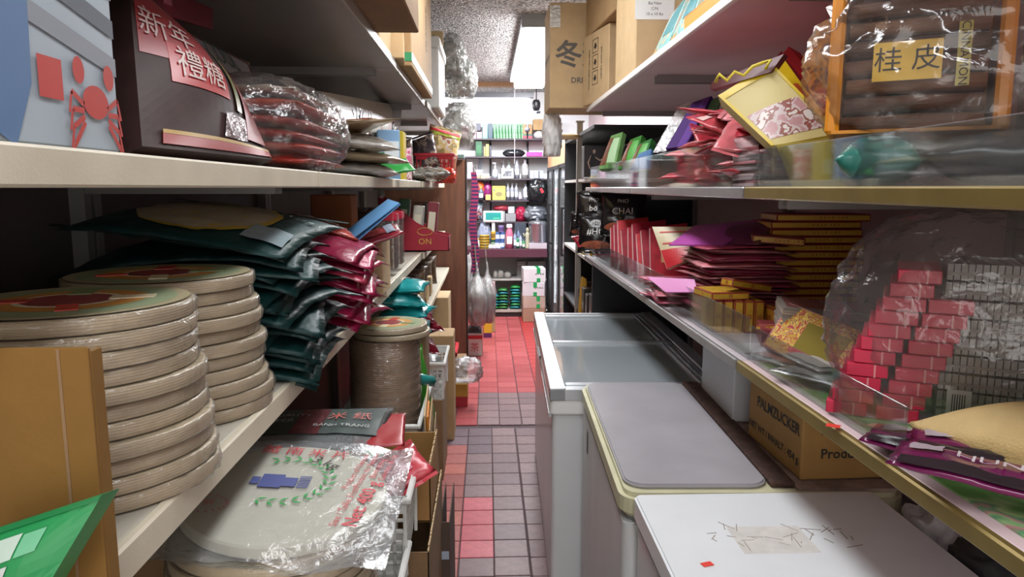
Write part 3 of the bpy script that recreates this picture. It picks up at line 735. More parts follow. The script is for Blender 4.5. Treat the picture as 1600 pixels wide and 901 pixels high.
carton('orange brown carton in the dark at the top behind the blue card', (-.62, 2.95, SH1 + .01), (.16, .14, .34), 0, mat('8c5330', .7, 0, .1, 10), None)
carton('narrow cream carton standing just past the tan carton', (-.44, 2.82, SH1), (.07, .10, .16), 0, CARDL, None)
def jar(label, loc, sz, content, lidc, group):
    g = G('food_jar', label, 'jar', loc, 0, group); a, b, h = sz
    slab('contents', a - .01, b - .01, .012, .004, h * .72, mat(content, .7, 0, .5, 60, .8, 80), g)
    slab('clear_wall', a, b, .016, 0, h * .88, CLEAR, g, .004); slab('lid', a + .006, b + .006, .016, h * .86, h, mat(lidc, .3), g, .004)
    return g
jar('clear square jar of nuts with red lid, nearer of the two', (-.44, 3.12, SH1 + .03), (.10, .10, .24), '6b4a38', 'c23048', 'jars with red lids')
jar('clear square jar of nuts with red lid, farther of the two', (-.44, 3.32, SH1 + .03), (.10, .10, .24), '7a543c', 'c23048', 'jars with red lids')
g = G('display_box', 'crimson display box with sloping side and gold lettering', 'box', (-.40, 4.35, SH1 + .006))
CR = mat('a01830', .4, 0, .08, 6)
for y in (-.10, .10): link('sloped_side', prism([(-.24, 0), (.17, 0), (.17, .09), (.10, .105), (-.02, .17), (-.14, .27), (-.24, .32)], .004, 'y'), CR, g, (0, y, 0))
box('front_panel', (.166, -.10, 0), (.17, .104, .085), CR, g); box('back_panel', (-.24, -.10, 0), (-.236, .104, .32), CR, g); box('base', (-.24, -.1, 0), (.17, .1, .004), CR, g)
text(g, 'ON', .05, (.03, -.1015, .055), 'front', mat('c9a040', .35)); link('gold_emblem', tube([(.03 + .045 * math.cos(2*math.pi*k/20), -.1012, .115 + .022 * math.sin(2*math.pi*k/20)) for k in range(21)], .002, 5), mat('c9a040', .35), g)
for i, (c, h) in enumerate((('2f5a3c', .30), ('b8b4a8', .26), ('7a2430', .28))):
    g = G('food_packet', ['narrow green packet standing in the crimson display box', 'narrow pale packet standing in the crimson display box', 'narrow dark red packet standing in the crimson display box'][i], 'packet', (-.52 + i * .085, 4.34, SH1 + .012), (0, R(6), 0)); box('body', (-.03, -.05, 0), (.03, .05, h), mat(c, .4), g, .004); box('printed_panel', (-.02, -.051, h * .3), (.02, -.05, h * .8), mat('d8d0b8', .5), g)
for i, (x, y, c) in enumerate(((-.62, 3.6, '3a2c28'), (-.60, 3.9, '4d3b30'), (-.55, 4.9, '6b3a30'), (-.55, 5.4, '40362e'))):
    bagthing('snack_bag', ['dark bag standing behind the red lidded jars', 'brown bag standing deep on the shelf past the jars', 'reddish bag deep on the shelf past the crimson box', 'dark brown bag at the end of the lower left shelf'][i], 'food bag', (x, y, SH1 + .13), (R(80), 0, .2), (.22, .26, .06), mat(c, .35, 0, .3, 12), .006, 40 + i, seam=.012)
# third shelf (far units): brown bags
for i, (x, y, c) in enumerate(((-.47, 3.84, '5b4634'), (-.47, 4.06, '4c3a2f'), (-.47, 4.36, '6d5640'), (-.47, 4.62, '5a4a3e'), (-.47, 4.92, '6b5a48'), (-.47, 5.3, '55402f'))):
    bagthing('dried_goods_bag', ['first', 'second', 'third', 'fourth', 'fifth', 'sixth'][i] + ' brown dried goods bag in the row under the jars', 'food bag', (x, y, .903 + .10), (R(84), 0, .1 * (i % 3)), (.17, .20, .09), mat(c, .4, 0, .45, 40, .5, 60), .008, 60 + i, seam=.01, group='dried goods bags under the jars')
for i, y in enumerate((3.84, 4.1, 4.42, 4.7)): carton(['first', 'second', 'third', 'fourth'][i] + ' small cream box at the edge under the jars', (-.385, y, .903), (.03, .12, .12), 0, CARDL, None, group='small cream boxes at the shelf edge', flap=False)

# ================================================================ LEFT FLOOR SIDE: teal bags, foil bags, baskets, cartons
carton('brown carton on the floor under the teal bags', (-.43, 3.25, 0), (.30, .20, .96), 0, CARDD, None)
TE = mat('1c8f92', .28, 0, .2, 16, .2, 30)
for i, (dx, dy, dz, rz, ry) in enumerate(((0, 0, 0, .1, 4), (.01, .02, .055, -.2, -3), (-.02, .0, .11, .25, 5), (-.01, .03, .165, -.1, -4))):
    bagthing('teal_bag', ['lowest', 'second lowest', 'third', 'topmost'][i] + ' teal foil bag in the pile above the ring label stack', 'food bag', (-.375 + dx, 3.2 + dy, .965 + dz), (R(4), R(ry), rz), (.23, .17, .06), TE, .008, 70 + i, .05, [('ell', -.5, .2, -.5, .5, mat('c8b8b0' if i == 3 else '2aa6a6', .4)), ('text', 'RICE', .03, .45, .1, 0, mat('c8e0e0', .4))], group='teal foil bags', seam=.018)
carton('cream carton on the floor carrying dark red foil bags', (-.44, 3.58, 0), (.24, .2, .80), 0, CARDL, None)
for i, (dx, dy, dz, rz) in enumerate(((.04, -.02, 0, .3), (.0, .02, .05, -.3), (.05, .0, .10, .7), (.02, .03, .15, .1))):
    bagthing('foil_bag', ['lowest', 'second lowest', 'third', 'topmost'][i] + ' dark red foil bag in the heap beside the teal bags', 'food bag', (-.40 + dx, 3.56 + dy, .802 + dz), (R(10), R(12), rz), (.20, .18, .06), mat('6d1424', .18, .2, .3, 20), .012, 80 + i, .05, group='dark red foil bags', seam=.015)
basket('white plastic basket holding the rice sheet sheaf and a green bag', (-.405, 2.81, .578), (.30, .62, .178))
bagthing('green_bag', 'bright green bag standing in the basket beside the rice sheet sheaf', 'food bag', (-.30, 2.98, .76), (R(82), R(-6), 1.0), (.12, .33, .03), mat('3f8a2c', .3, 0, .25, 14), .008, 90, seam=.012)
basket('white plastic basket beside the cream carton, farther along the floor', (-.36, 3.98, .46), (.24, .42, .21))
carton('low carton on the floor under the farther white basket', (-.36, 3.98, 0), (.22, .38, .455), 0, CARDD, None)
g = G('plastic_bag', 'crumpled clear bag lying in the farther white basket', 'plastic bag', (-.36, 3.98, .50)); link('film', blob(.18, .30, .17, .3, 4), HAZY, g, smooth=True)
g = G('teal_bottle', 'small teal bottle lying at the edge of the ring label stack', 'bottle', (-.235, 2.92, .80), (R(70), 0, R(-40))); link('body', lathe([(0, 0), (.022, 0), (.022, .09), (.012, .105), (.012, .115)], 14), mat('2c8f8a', .3), g, smooth=True); link('cap', lathe([(.014, .113), (.014, .135), (0, .137)], 12), mat('1f5f9a', .3), g)
carton('tall tan carton standing between the white baskets and the wooden panel', (-.31, 4.55, 0), (.18, .26, .68), 0, CARD, None)
carton('cream carton beside the wooden panel with a clear liner', (-.37, 5.0, 0), (.20, .34, .86), 0, CARDL, None)
g = G('red_crate', 'narrow red plastic crate beside the brown wooden panel', 'crate', (-.36, 5.48, 0)); boxes('walls', [((-.11, -.18, .0), (-.105, .18, .36)), ((.105, -.18, 0), (.11, .18, .36)), ((-.11, -.18, 0), (.11, -.175, .36)), ((-.11, .175, 0), (.11, .18, .36)), ((-.11, -.18, 0), (.11, .18, .005))], mat('b0242c', .4), g); boxes('rim', [((-.125, -.195, .34), (-.10, .195, .37)), ((.10, -.195, .34), (.125, .195, .37)), ((-.125, -.195, .34), (.125, -.17, .37)), ((-.125, .17, .34), (.125, .195, .37))], mat('c02a34', .4), g, .004); boxes('label_panel', [((-.05, -.182, .2), (.06, -.18, .30))], WHITE, g)
# open carton pair
open_carton('tall open carton with dark interior standing on the floor', (-.285, 2.2, 0), (.23, .58, .58), 0, CARDD)
open_carton('open brown carton with torn rim stacked on the dark carton', (-.31, 2.21, .60), (.27, .31, .175), 0, mat('a87c48', .75, 0, .1, 12))
bagthing('green_bag', 'crumpled green bag inside the open brown carton', 'food bag', (-.33, 2.25, .66), (R(20), R(15), .4), (.15, .2, .06), mat('3c8c34', .3, 0, .25, 16), .012, 91, seam=.012)
basket('white plastic basket with a red pack poking out, beside the open brown carton', (-.345, 1.88, .60), (.27, .28, .22))
basket('white plastic basket at the bottom edge, below the printed rice bag', (-.35, 1.66, .44), (.27, .24, .24))
carton('low carton on the floor under the two nearest white baskets', (-.37, 1.72, 0), (.28, .32, .435), 0, CARDD, None)
bagthing('snack_pack', 'pink and red snack pack poking over the basket rim', 'food bag', (-.27, 1.90, .80), (R(25), R(-22), .5), (.22, .13, .03), mat('c0454e', .25, 0, .3, 16), .006, 92, 0, [('rect', -.5, .6, -.4, .5, mat('d88a98', .3))], seam=.012)
bagthing('snack_pack', 'silver wrapped snack pack lying in the basket beside the red pack', 'food bag', (-.37, 1.86, .70), (R(10), R(8), -.4), (.17, .15, .05), mat('a89a88', .25, .3, .3, 25), .01, 93)
g = G('folded_cartons', 'flattened cartons leaning upright beside the open brown carton', 'carton', (-.212, 2.66, 0), (0, R(-2), R(3)))
for i, x in enumerate((0, .014, .026)): box('cardboard_sheet', (x, -.2 + .02 * i, 0), (x + .005, .22, .80 - .06 * i), [CARDL, CARD, CARDD][i], g)
box('orange_label', (.0065, -.15, .55), (.0135, .05, .78), mat('c87a1e', .5), g)
g = G('folded_carton', 'narrow dark folded carton standing in front of the flattened cartons', 'carton', (-.172, 2.62, 0)); boxes('walls', [((-.004, -.2, 0), (0, .15, .42)), ((.028, -.2, 0), (.032, .15, .42))], mat('54433a', .8), g); box('price_label', (.0, -.202, .28), (.028, -.2, .31), mat('a9b4c4', .4), g); box('end_panel', (0, -.2, 0), (.028, -.196, .42), mat('54433a', .8), g)
# boxes further along the floor
g = carton('yellow and red carton on the floor before the wooden panel', (-.235, 5.28, 0), (.16, .3, .17), 0, mat('b08434', .6), None); box('printed_panel', (-.081, -.152, 0), (.081, -.15, .075), mat('9c2430', .5), g)
carton('closed brown carton on top of the yellow and red carton', (-.24, 5.42, .172), (.15, .18, .14), .06, CARDD, None)
g = G('plastic_bag', 'crumpled clear bag spilling off the yellow and red carton', 'plastic bag', (-.16, 5.15, .19)); link('film', blob(.22, .24, .17, .35, 6), HAZY, g, smooth=True)
g = open_carton('white and red open box on the floor past the wooden panel', (-.13, 6.85, 0), (.15, .22, .22), 0, mat('cfc4be', .6)); text(g, '茶', .09, (0, -.112, .08), 'front', REDINK); box('printed_panel', (-.075, -.1125, .165), (.075, -.1105, .2), REDINK, g)
g = G('plastic_bag', 'dark bag stuffed in the white and red open box', 'plastic bag', (-.13, 6.85, .12)); link('film', blob(.12, .18, .20, .3, 9), mat('4a4446', .4), g, smooth=True)
g = carton('yellow and purple box standing on the floor past the hanging bags', (-.005, 7.65, 0), (.085, .12, .27), 0, mat('d8ae2c', .5), None); box('printed_panel', (-.043, -.062, 0), (.043, -.06, .05), mat('5b2a5c', .5), g); box('green_lid', (-.044, -.061, .2), (.044, .061, .275), mat('4a6a3c', .5), g)
carton('small brown carton behind the yellow and purple box', (.02, 7.95, 0), (.12, .14, .3), 0, CARD, None)
# ================================================================ LEFT MIDDLE SHELF
SH2 = LZ[1] + .036 + .001
g = G('seafood_box', 'large white printed box with red crab and blue drawing, nearest on the left', 'box', (-.535, .70, SH2))
box('body', (-.11, -.17, 0), (.105, .175, .30), mat('a3b0ba', .45, 0, .06, 8), g, .006)
X = .1062
def rp(nm, pts, c): 
    bm = bmesh.new(); bm.faces.new([bm.verts.new((X, a, b)) for a, b in pts]); return link(nm, fin(bm), mat(c, .5), g)
for k in range(4):
    o = k * .042; rp('stripe_print', [(-.17, .30 - o), (.17, .235 - o), (.17, .215 - o), (-.17, .278 - o)], ['5f6570', '7b828c', '596069', '858b93'][k]); X += .0001
rp('blue_print', [(-.06, .02), (-.02, .0), (.01, .06), (.015, .15), (-.02, .19), (-.045, .12)], '54749c'); X += .0003
rp('blue_print', [(-.17, .20), (-.10, .30), (-.06, .30), (-.17, .12)], '4f86a0')
rp('cream_print', [(-.10, .06), (-.05, .04), (-.04, .13), (-.08, .15)], 'c8c4bc')
X += .0003; rp('red_print', [(-.17, .05), (-.13, .05), (-.12, .12), (-.17, .14)], 'b03030'); rp('red_print', [(.02, .05), (.06, .05), (.06, .09), (.02, .09)], 'b83a34')
crab = bmesh.new()
def ring2(cy, cz, ry, rz_, n=18): crab.faces.new([crab.verts.new((X + .0003, cy + ry * math.cos(2*math.pi*k/n), cz + rz_ * math.sin(2*math.pi*k/n))) for k in range(n)])
ring2(.12, .055, .026, .018)
for s in (-1, 1):
    for k in range(4):
        a = .35 + k * .4; y0, z0 = .12 + s * .024, .05 - k * .006; y1, z1 = y0 + s * .022, z0 + .012 - k * .012; y2, z2 = y1 + s * .006, z1 - .022
        for (p, q, wd) in (((y0, z0), (y1, z1), .003), ((y1, z1), (y2, z2), .002)):
            dn = Vector((q[0] - p[0], q[1] - p[1])).normalized(); nx = Vector((-dn.y, dn.x)) * wd
            crab.faces.new([crab.verts.new((X + .0003, *v)) for v in ((p[0] + nx.x, p[1] + nx.y), (q[0] + nx.x, q[1] + nx.y), (q[0] - nx.x, q[1] - nx.y), (p[0] - nx.x, p[1] - nx.y))])
    ring2(.12 + s * .03, .085, .011, .014)
link('crab_print', fin(crab), mat('b5342c', .5), g)
box('carry_lid', (-.115, -.175, .30), (.11, .18, .312), mat('8fa8bc', .4), g, .003)
# red candy bag
qx = lambda *a: [at(px, py, x=xx) for px, py, xx in a]
quadthing('candy_bag', 'big red and dark brown candy bag with Chinese lettering', 'food bag', qx((222, 228, -.425), (425, 249, -.425), (352, 108, -.53), (200, -40, -.56)), .05, mat('3c2a28', .5, 0, .25, 14, spec=.08),
    [('red_panel', .02, .50, .50, .95, mat('8e2226', .35)), ('red_panel', .16, .56, .36, .62, mat('a8282a', .35)), ('text', '新年', .17, .19, .70, mat('b9a09a', .5)), ('text', '禮糖', .17, .36, .49, mat('c9b8b0', .5)), ('red_hem', .1, .99, .02, .07, mat('9a1f24', .35)), ('gold_line', .1, .99, .07, .09, mat('b08a2c', .35)), ('leaf_print', .62, .68, .3, .85, mat('6e6a3c', .35)), ('clear_window', .5, .72, .10, .26, film('b09a9e', .25, .12, .15, 30, .8)), ('red_panel', .72, .96, .12, .8, mat('8a2a2c', .35, 0, .4, 20))], bow=.035, n=18)
quadthing('candy_bag', 'second candy bag with white and blue top leaning behind the red one', 'food bag', qx((345, 215, -.60), (440, 236, -.60), (388, 98, -.66), (282, 44, -.68)), .04, mat('5e3832', .45, 0, .35, 16, spec=.1),
    [('pale_panel', .12, .95, .70, .97, mat('8f9096', .4)), ('blue_panel', .0, .14, .55, .92, mat('34527c', .4)), ('text', 'COOL', .16, .45, .88, mat('2c4c44', .5)), ('red_panel', .1, .6, .1, .65, mat('7a2828', .4, 0, .4, 30))], bow=.02)
quadthing('header_card', 'crimson header card standing up behind the red candy bag', 'card', qx((214, 10, -.70), (332, 46, -.70), (333, 14, -.72), (212, -40, -.72)), .004, mat('74152a', .45), [('pale_spot', .3, .4, .4, .7, mat('a05060', .5))])
quadthing('light_gap_panel', 'small cream panel imitating a light gap behind the second candy bag', 'paper', qx((352, 88, -.74), (388, 128, -.74), (390, 98, -.74), (350, 80, -.74)), .003, mat('b8ac84', .5))  # cream sheet coloured as light seen through a gap at the back
# wrapped bundle of red and white packs
g = G('wrapped_bundle', 'shrink-wrapped bundle of red and white noodle packs', 'food bundle', (-.53, 1.83, SH2))
for i in range(6):
    me, f = pouch(.25, .50, .034, .004, 110 + i, .04)
    link('noodle_pack', me, mat('b8a48c' if i == 5 else ['b83a2c', 'c0442c', 'b03028'][i % 3], .4, 0, .25, 14), g, (RK.uniform(-.01, .01), RK.uniform(-.02, .02), .010 + i * .031), (0, RK.uniform(-.03, .03), 0), True)
link('shrink_film', blob(.33, .72, .22, .10, 21, 5, 4.0), film('f6f2f2', .05, .08, .10, 28, 1.0), g, (0, 0, 0), smooth=True)
# white rice noodle bags
NO = mat('bdb6a6', .3, 0, .10, 10)
FRM = mat('a8404a', .4)
def frame_deco(): return [('rect', -.75, .75, .62, .66, FRM), ('rect', -.75, .75, -.66, -.62, FRM), ('rect', .72, .76, -.66, .66, FRM), ('rect', .2, .6, -.4, .1, FRM), ('rect', .26, .54, -.32, .02, NO), ('text', '米粉', .06, -.3, .1, 0, FRM)]
quadthing('noodle_bag', 'white rice noodle bag with red frame print leaning past the bundle', 'food bag', qx((500, 222, -.54), (622, 236, -.50), (628, 166, -.54), (498, 142, -.58)), .05, mat('b9b3a6', .35, 0, .10, 10),
    [('red_line', .05, .78, .60, .635, FRM), ('red_line', .70, .78, .15, .60, FRM), ('red_frame', .60, .74, .25, .55, FRM), ('pale_panel', .62, .72, .30, .50, NO), ('text', '米粉', .12, .35, .35, FRM), ('clear_end', .80, .99, .03, .97, film('c4ccd2', .6, .15))], bow=.02, n=12)
bagthing('noodle_bag', 'lowest flat white noodle bag at the shelf edge past the bundle', 'food bag', (-.50, 2.72, SH2 + .004), (0, R(2), .1), (.34, .42, .05), mat('c9c6c0', .25, 0, .10, 10), .008, 121, .03, [('rect', -.3, .5, -.5, .3, mat('d8d4cc', .3))], seam=.015)
bagthing('noodle_bag', 'flat noodle bag with brown brush lettering, second in the pile', 'food bag', (-.49, 2.68, SH2 + .058), (0, R(4), -.1), (.36, .40, .04), mat('b5a184', .3, 0, .12, 14), .006, 122, .02, [('text', '寿米粉', .06, .25, -.1, R(90), mat('5a3a2a', .5))], seam=.015)
bagthing('noodle_bag', 'clear topped noodle bag lying on the brush lettered bag', 'food bag', (-.50, 2.62, SH2 + .104), (R(3), R(6), .2), (.36, .38, .05), film('d9d3c8', .55, .2, .12, 40, .6), .009, 123, .03, [('ell', -.6, .5, -.6, .5, mat('a08a6c', .5, 0, .3, 60))], seam=.02)
bagthing('noodle_bag', 'tan noodle bag with pointed crimped corner on top of the pile', 'food bag', (-.50, 2.60, SH2 + .158), (R(-4), R(-6), .5), (.28, .34, .03), mat('a98f70', .3, 0, .3, 20), .008, 124, .02, [('rect', -.6, .6, -.7, -.2, mat('94402f', .4, 0, .3, 20))], seam=.02)
bagthing('noodle_bag', 'pale bluish noodle bag standing upright past the pile', 'food bag', (-.56, 3.02, SH2 + .14), (R(78), 0, R(80)), (.34, .29, .05), film('c5ccd4', .6, .2, .12, 40, .5), .008, 125, 0, [('rect', .3, .7, -.1, .5, FRM), ('rect', .36, .64, -.02, .42, mat('cfd2d6', .4))], seam=.015)
g = carton('blue white and green printed carton on the middle left shelf', (-.455, 3.36, SH2), (.10, .12, .22), .2, mat('7fa6cc', .4), None, name='printed_carton', flap=False); box('green_print', (-.051, -.062, .05), (.02, -.06, .12), mat('3f8a3c', .4), g); box('white_print', (-.02, -.0625, .10), (.045, -.0602, .17), mat('dfe4e8', .4), g)
g = carton('narrow yellow carton beside the blue printed carton', (-.425, 3.56, SH2), (.05, .12, .23), 0, mat('c9b02c', .45), None, name='printed_carton', flap=False); box('printed_panel', (-.02, -.0615, .03), (.02, -.06, .10), mat('e0d890', .4), g)
bagthing('green_pack', 'small bright green pack at the shelf edge before the yellow carton', 'food bag', (-.39, 3.15, SH2 + .04), (R(20), R(-10), .3), (.13, .17, .03), mat('2f8a3c', .3), .004, 126)
bagthing('pink_pack', 'small pink floral packet behind the yellow carton', 'food bag', (-.45, 3.85, SH2 + .08), (R(80), 0, .2), (.10, .18, .05), ramp_mat([(0, 'c9608a'), (.48, 'd890ac'), (.55, 'e8dcd8'), (.62, 'b84878')], 24, .3), .006, 127)
for i, (x, y, c) in enumerate(((-.60, 4.0, '5a4a48'), (-.56, 4.35, '6a5a58'), (-.60, 4.75, '54464a'))): bagthing('snack_bag', ['dim brown snack bag deep behind the pink packet', 'printed snack bag leaning behind the silver bag', 'dusky snack bag deep behind the red basket'][i], 'food bag', (x, y, SH2 + .12), (R(70), 0, .3), (.24, .26, .06), ramp_mat([(0, c), (.5, '7c6a62'), (.56, 'b09a88'), (.62, c)], 11, .3), .008, 130 + i, seam=.015)
bagthing('dried_fish_bag', 'silver clear bag of dried goods at the shelf edge', 'food bag', (-.36, 4.55, SH2 + .002), (0, R(-3), .1), (.26, .50, .085), ramp_mat([(0, '6b665e'), (.45, '8f8a80'), (.55, 'b8b4a8'), (.6, '7a6a58')], 26, .2), .010, 133, .02, [('rect', -.1, .5, -.3, .3, mat('c4bcae', .3))], seam=.02)
basket('bright red plastic basket of snacks on the middle left shelf', (-.37, 5.35, SH2), (.26, .50, .20), 0, mat('b81c30', .35))
bagthing('snack_bag', 'snack bag with red zip top and pale picture, in the red basket', 'food bag', (-.33, 5.28, SH2 + .23), (R(72), R(14), .25), (.24, .30, .06), ramp_mat([(0, '8a7a50'), (.44, 'c9b27a'), (.52, 'd8d0c4'), (.58, 'a06a54')], 12, .25), .008, 134, 0, [('rect', -.95, .95, .78, .95, REDINK), ('rect', -.95, .95, .62, .76, mat('a8b43c', .4))], seam=.015)
bagthing('snack_bag', 'grey snack bag with small picture, left in the red basket', 'food bag', (-.44, 5.18, SH2 + .20), (R(74), R(-18), -.2), (.20, .24, .06), ramp_mat([(0, '4c4448'), (.5, '6e6468'), (.56, 'b8a898'), (.62, '5a4a48')], 13, .25), .008, 135, seam=.015)
g = G('plastic_bag', 'orange red plastic bag drooping from the red basket edge', 'plastic bag', (-.27, 5.05, SH2 - .005)); link('film', blob(.10, .16, .10, .35, 12), mat('d0402a', .3), g, smooth=True)
g = carton('grey green folded box on top of the brown wooden panel', (-.30, 6.40, 1.851), (.20, .16, .035), 0, mat('5d6f6a', .6), None, flap=False)
# ================================================================ LEFT TOP SHELF
SH3 = LZ[2] + .036 + .001
GB = mat('6d5a50', .8, 0, .10, 8, .05, 60)
carton('large dark carton overhanging the aisle at the top left', (-.47, 2.08, SH3), (.50, .70, .55), 0, CARDD, None, [('THIS SIDE UP', .04, 'right', .1, .3, INK, 0)])
g = carton('tall tan carton with green tape at its base, top left shelf', (-.49, 3.62, SH3), (.36, 1.10, .62), 0, CARD, None, [('FRAGILE', .06, 'right', .2, .3, INK, R(90))])
boxes('green_tape', [((.1805, -.55, .02), (.182, .55, .055)), ((-.1, -.552, .02), (.182, -.5505, .055))], mat('2c8a5c', .35), g)
carton('brown carton tucked between the dark carton and green taped carton', (-.50, 2.78, SH3), (.26, .40, .30), 0, CARDL, None)
carton('flat torn brown carton at the shelf edge under the green tape', (-.37, 2.98, SH3), (.08, .18, .10), .1, CARDL, None)
g = G('foam_box', 'white styrofoam box on the top left shelf', 'foam box', (-.44, 4.95, SH3)); FO = mat('dcdcd8', .7, 0, .05, 20, .3, 300)
slab('tub', .28, .66, .02, 0, .36, FO, g, .006); slab('lid', .30, .68, .02, .362, .43, FO, g, .008); 
g = carton('cream box with printed yellow panel on top of the foam box', (-.42, 5.05, SH3 + .432), (.24, .3, .09), .1, mat('d0b98a', .6), None); text(g, 'GINSENG', .03, (0, -.152, .05), 'front', INK)
for i, (x, y, z, a, b, c) in enumerate(((-.27, 5.60, SH3 + .33, .22, .4, .30), (-.20, 5.80, SH3 + .20, .24, .36, .30), (-.235, 5.95, 1.93, .28, .40, .34))):
    g = G('plastic_bag', ['crumpled clear bag bulging beside the foam box', 'grey clear bag with pointed corner hanging past the foam box', 'large round clear bag hanging above the wooden panel'][i], 'plastic bag', (x, y, z)); link('film', blob(a, b, c, .22, 31 + i, 5), film('d4d6d4', .16, .07, .14, 26, .8), g, smooth=True)
    link('crumpled_contents', blob(a * .8, b * .8, c * .75, .3, 37 + i, 4), film('b8b6ac', .30, .06, .2, 26, .8), g, (0, 0, .02), smooth=True)
# hanging things past the wooden panel
g = G('striped_strap', 'red and navy striped strap hanging past the wooden panel', 'strap', (-.125, 6.62, .82))
ST = ramp_mat([(0, 'a8345c'), (.5, '3a2c5c')], 9, .6, 'Z', 0, 0)
bm = bmesh.new(); prev = None
for k in range(25):
    z = .92 * k / 24; x = .012 * math.sin(k * .4); wd = .034 if k < 22 else .026
    r_ = [bm.verts.new((x + a, b, z)) for a, b in ((-wd, -.005), (wd, -.012), (wd, .005), (-wd, .012))]
    if prev:
        for i in range(4): bm.faces.new((prev[i], prev[(i+1) % 4], r_[(i+1) % 4], r_[i]))
    prev = r_
link('webbing', fin(bm), ST, g); link('hook', tube([(0, 0, .90), (.0, 0, .96), (.015, 0, .98), (.02, 0, .95)], .005, 7), mat('6b6b70', .3, .6), g)
for i, (x, y, c, ww) in enumerate(((-.10, 6.60, '8c877c', .20), (-.005, 6.72, '6a655a', .16))):
    g = G('hanging_bag', ['clear bag of silvery grey strands hanging from the striped strap', 'brownish clear bag hanging behind the silvery strands'][i], 'plastic bag', (x, y, .33))
    link('contents', blob(ww * .85, .16, .46, .16, 41 + i, 4, 3.5, True, .2), mat(c, .4, .1, .4, 30, .6, 60, stretch=(1, 1, .12)), g, smooth=True)
    link('film', blob(ww, .2, .56, .2, 44 + i, 4, 3, True, .15), HAZY, g, smooth=True)
    link('tie', tube([(0, 0, .46), (-.01, 0, .60), (-.02, 0, .75)], .006, 6), mat('8a857c', .5), g)
g = G('white_bag', 'white crumpled bag wedged beside the striped strap', 'plastic bag', (-.175, 6.68, .55)); link('film', blob(.06, .12, .42, .3, 49), MILKY, g, smooth=True)
# ================================================================ RIGHT SIDE
SL, SM, STP = RZ[0] + .027, RZ[1] + .027, RZ[2] + .027
# ---- top shelf cartons
g = carton('tallest carton overhanging the aisle, printed with a large Chinese character', (.70, 4.05 + .5, STP), (.66, .40, .60), 0, CARDL, None, [('冬菇', .16, 'front', -.14, .30, mat('5e5a56', .7), 0), ('DRIED', .045, 'front', -.14, .16, mat('5e5a56', .7), 0), ('DRIED MUSHROOM', .04, 'left', 0, .3, INK, 0)])
boxes('torn_tape', [((-.331, -.203, .46), (-.27, -.2005, .585))], film('efeae0', .4, .25), g)
g = carton('tilted carton with handling symbols, in front of the tallest carton', (.745, 4.10, STP), (.30, .42, .385), R(11), CARDL, TAPE, [('DO NOT CRUSH', .022, 'left', .10, .20, INK, R(-90)), ('KEEP DRY AND COOL', .022, 'left', -.10, .19, INK, R(-90))])
bm = bmesh.new()
for k in range(3):
    z = .10 + k * .085
    for a, b in (((-.045, z), (.045, z + .003)), ((-.045, z + .07), (.045, z + .073)), ((-.045, z), (-.042, z + .073)), ((.042, z), (.045, z + .073)), ((-.012, z + .02), (.012, z + .05)), ((-.025, z + .03), (.025, z + .036))): addbox(bm, (-.1514, a[0], a[1]), (-.1506, b[0], b[1]))
link('handling_symbol', fin(bm), INK, g)
carton('flat brown carton lying on the tilted carton near the ceiling', (.80, 3.98, STP + .388), (.40, .70, .26), R(4), CARD, None)
g = carton('carton with white address label on the top right shelf', (.775, 3.24, STP), (.34, .46, .50), 0, CARDL, None)
patch(g, 'white_label', .16, .12, (-.095, -.2312, .268), 'front', WHITE)
for i, s in enumerate(('H3M', 'Attention: Mei', 'Bai Nian', 'C/N', '10 x 10 lbs')): text(g, s, .022 if i == 0 else .016, (-.095, -.2325, .313 - i * .021), 'front', INK)
FL = ramp_mat([(0, 'd8c0a0'), (.40, '7fc4c4'), (.48, 'bfe0dc'), (.55, 'e0d8c8'), (.60, 'e8b060'), (.66, 'c89a88')], 8, .25, None, 1.0)
for i in range(3):
    a, b = 2.86 - i * .27, 2.60 - i * .27
    quadthing('printed_bag', ['farthest', 'middle', 'nearest'][i] + ' of the aqua floral bags leaning along the top right edge', 'gift bag', [(.625, a, STP), (.625, b, STP), (.70, b - .02, STP + .20 + .02 * i), (.70, a - .04, STP + .18)], .03, FL, [('gold_print', .05, .35, .02, .25, mat('e0a040', .3)), ('teal_print', .5, .95, .4, .95, mat('3c8c94', .3))], 'aqua floral bags', bow=.01)
g = carton('flat orange box at the top right shelf edge', (.64, 2.12, STP), (.05, .38, .06), 0, mat('d88a2c', .5), None, name='flat_box', cat='box', flap=False); box('printed_panel', (-.026, -.18, .01), (-.0255, .18, .05), mat('e09a38', .5), g)
bagthing('gift_bag', 'dark teal patterned pack behind the orange box', 'gift bag', (.80, 2.20, STP + .10), (R(70), 0, R(-60)), (.30, .24, .05), mat('23464c', .3, 0, .3, 14), .006, 201)
bagthing('gift_bag', 'pink lilac pack on the top right shelf, nearest to the viewer', 'gift bag', (.74, 1.86, STP + .06), (R(50), 0, R(-75)), (.26, .20, .05), ramp_mat([(0, 'b87aa0'), (.5, 'd8a8c0'), (.56, 'e8dce0')], 14, .3), .006, 202)
g = G('white_bag', 'white plastic bag bunched under the tallest carton', 'plastic bag', (.42, 4.72, 1.80)); link('film', blob(.12, .18, .30, .32, 51), film('ffffff', .9, .05, .3, 40, .5), g, smooth=True)
g = G('brown_cap', 'small tan paper bundle sticking out beside the white bag', 'paper', (.53, 4.95, 1.925)); link('bundle', blob(.20, .12, .04, .2, 53, 3), CARDL, g, smooth=True)
g = G('wall_switchbox', 'grey upright metal post behind the white bag', 'post', (.66, 5.2, 0)); box('post', (-.02, -.02, 0), (.02, .02, 2.06), mat('8b8580', .5), g, .003); box('cap_plate', (-.03, -.03, 2.06), (.03, .03, 2.07), GREYM, g)
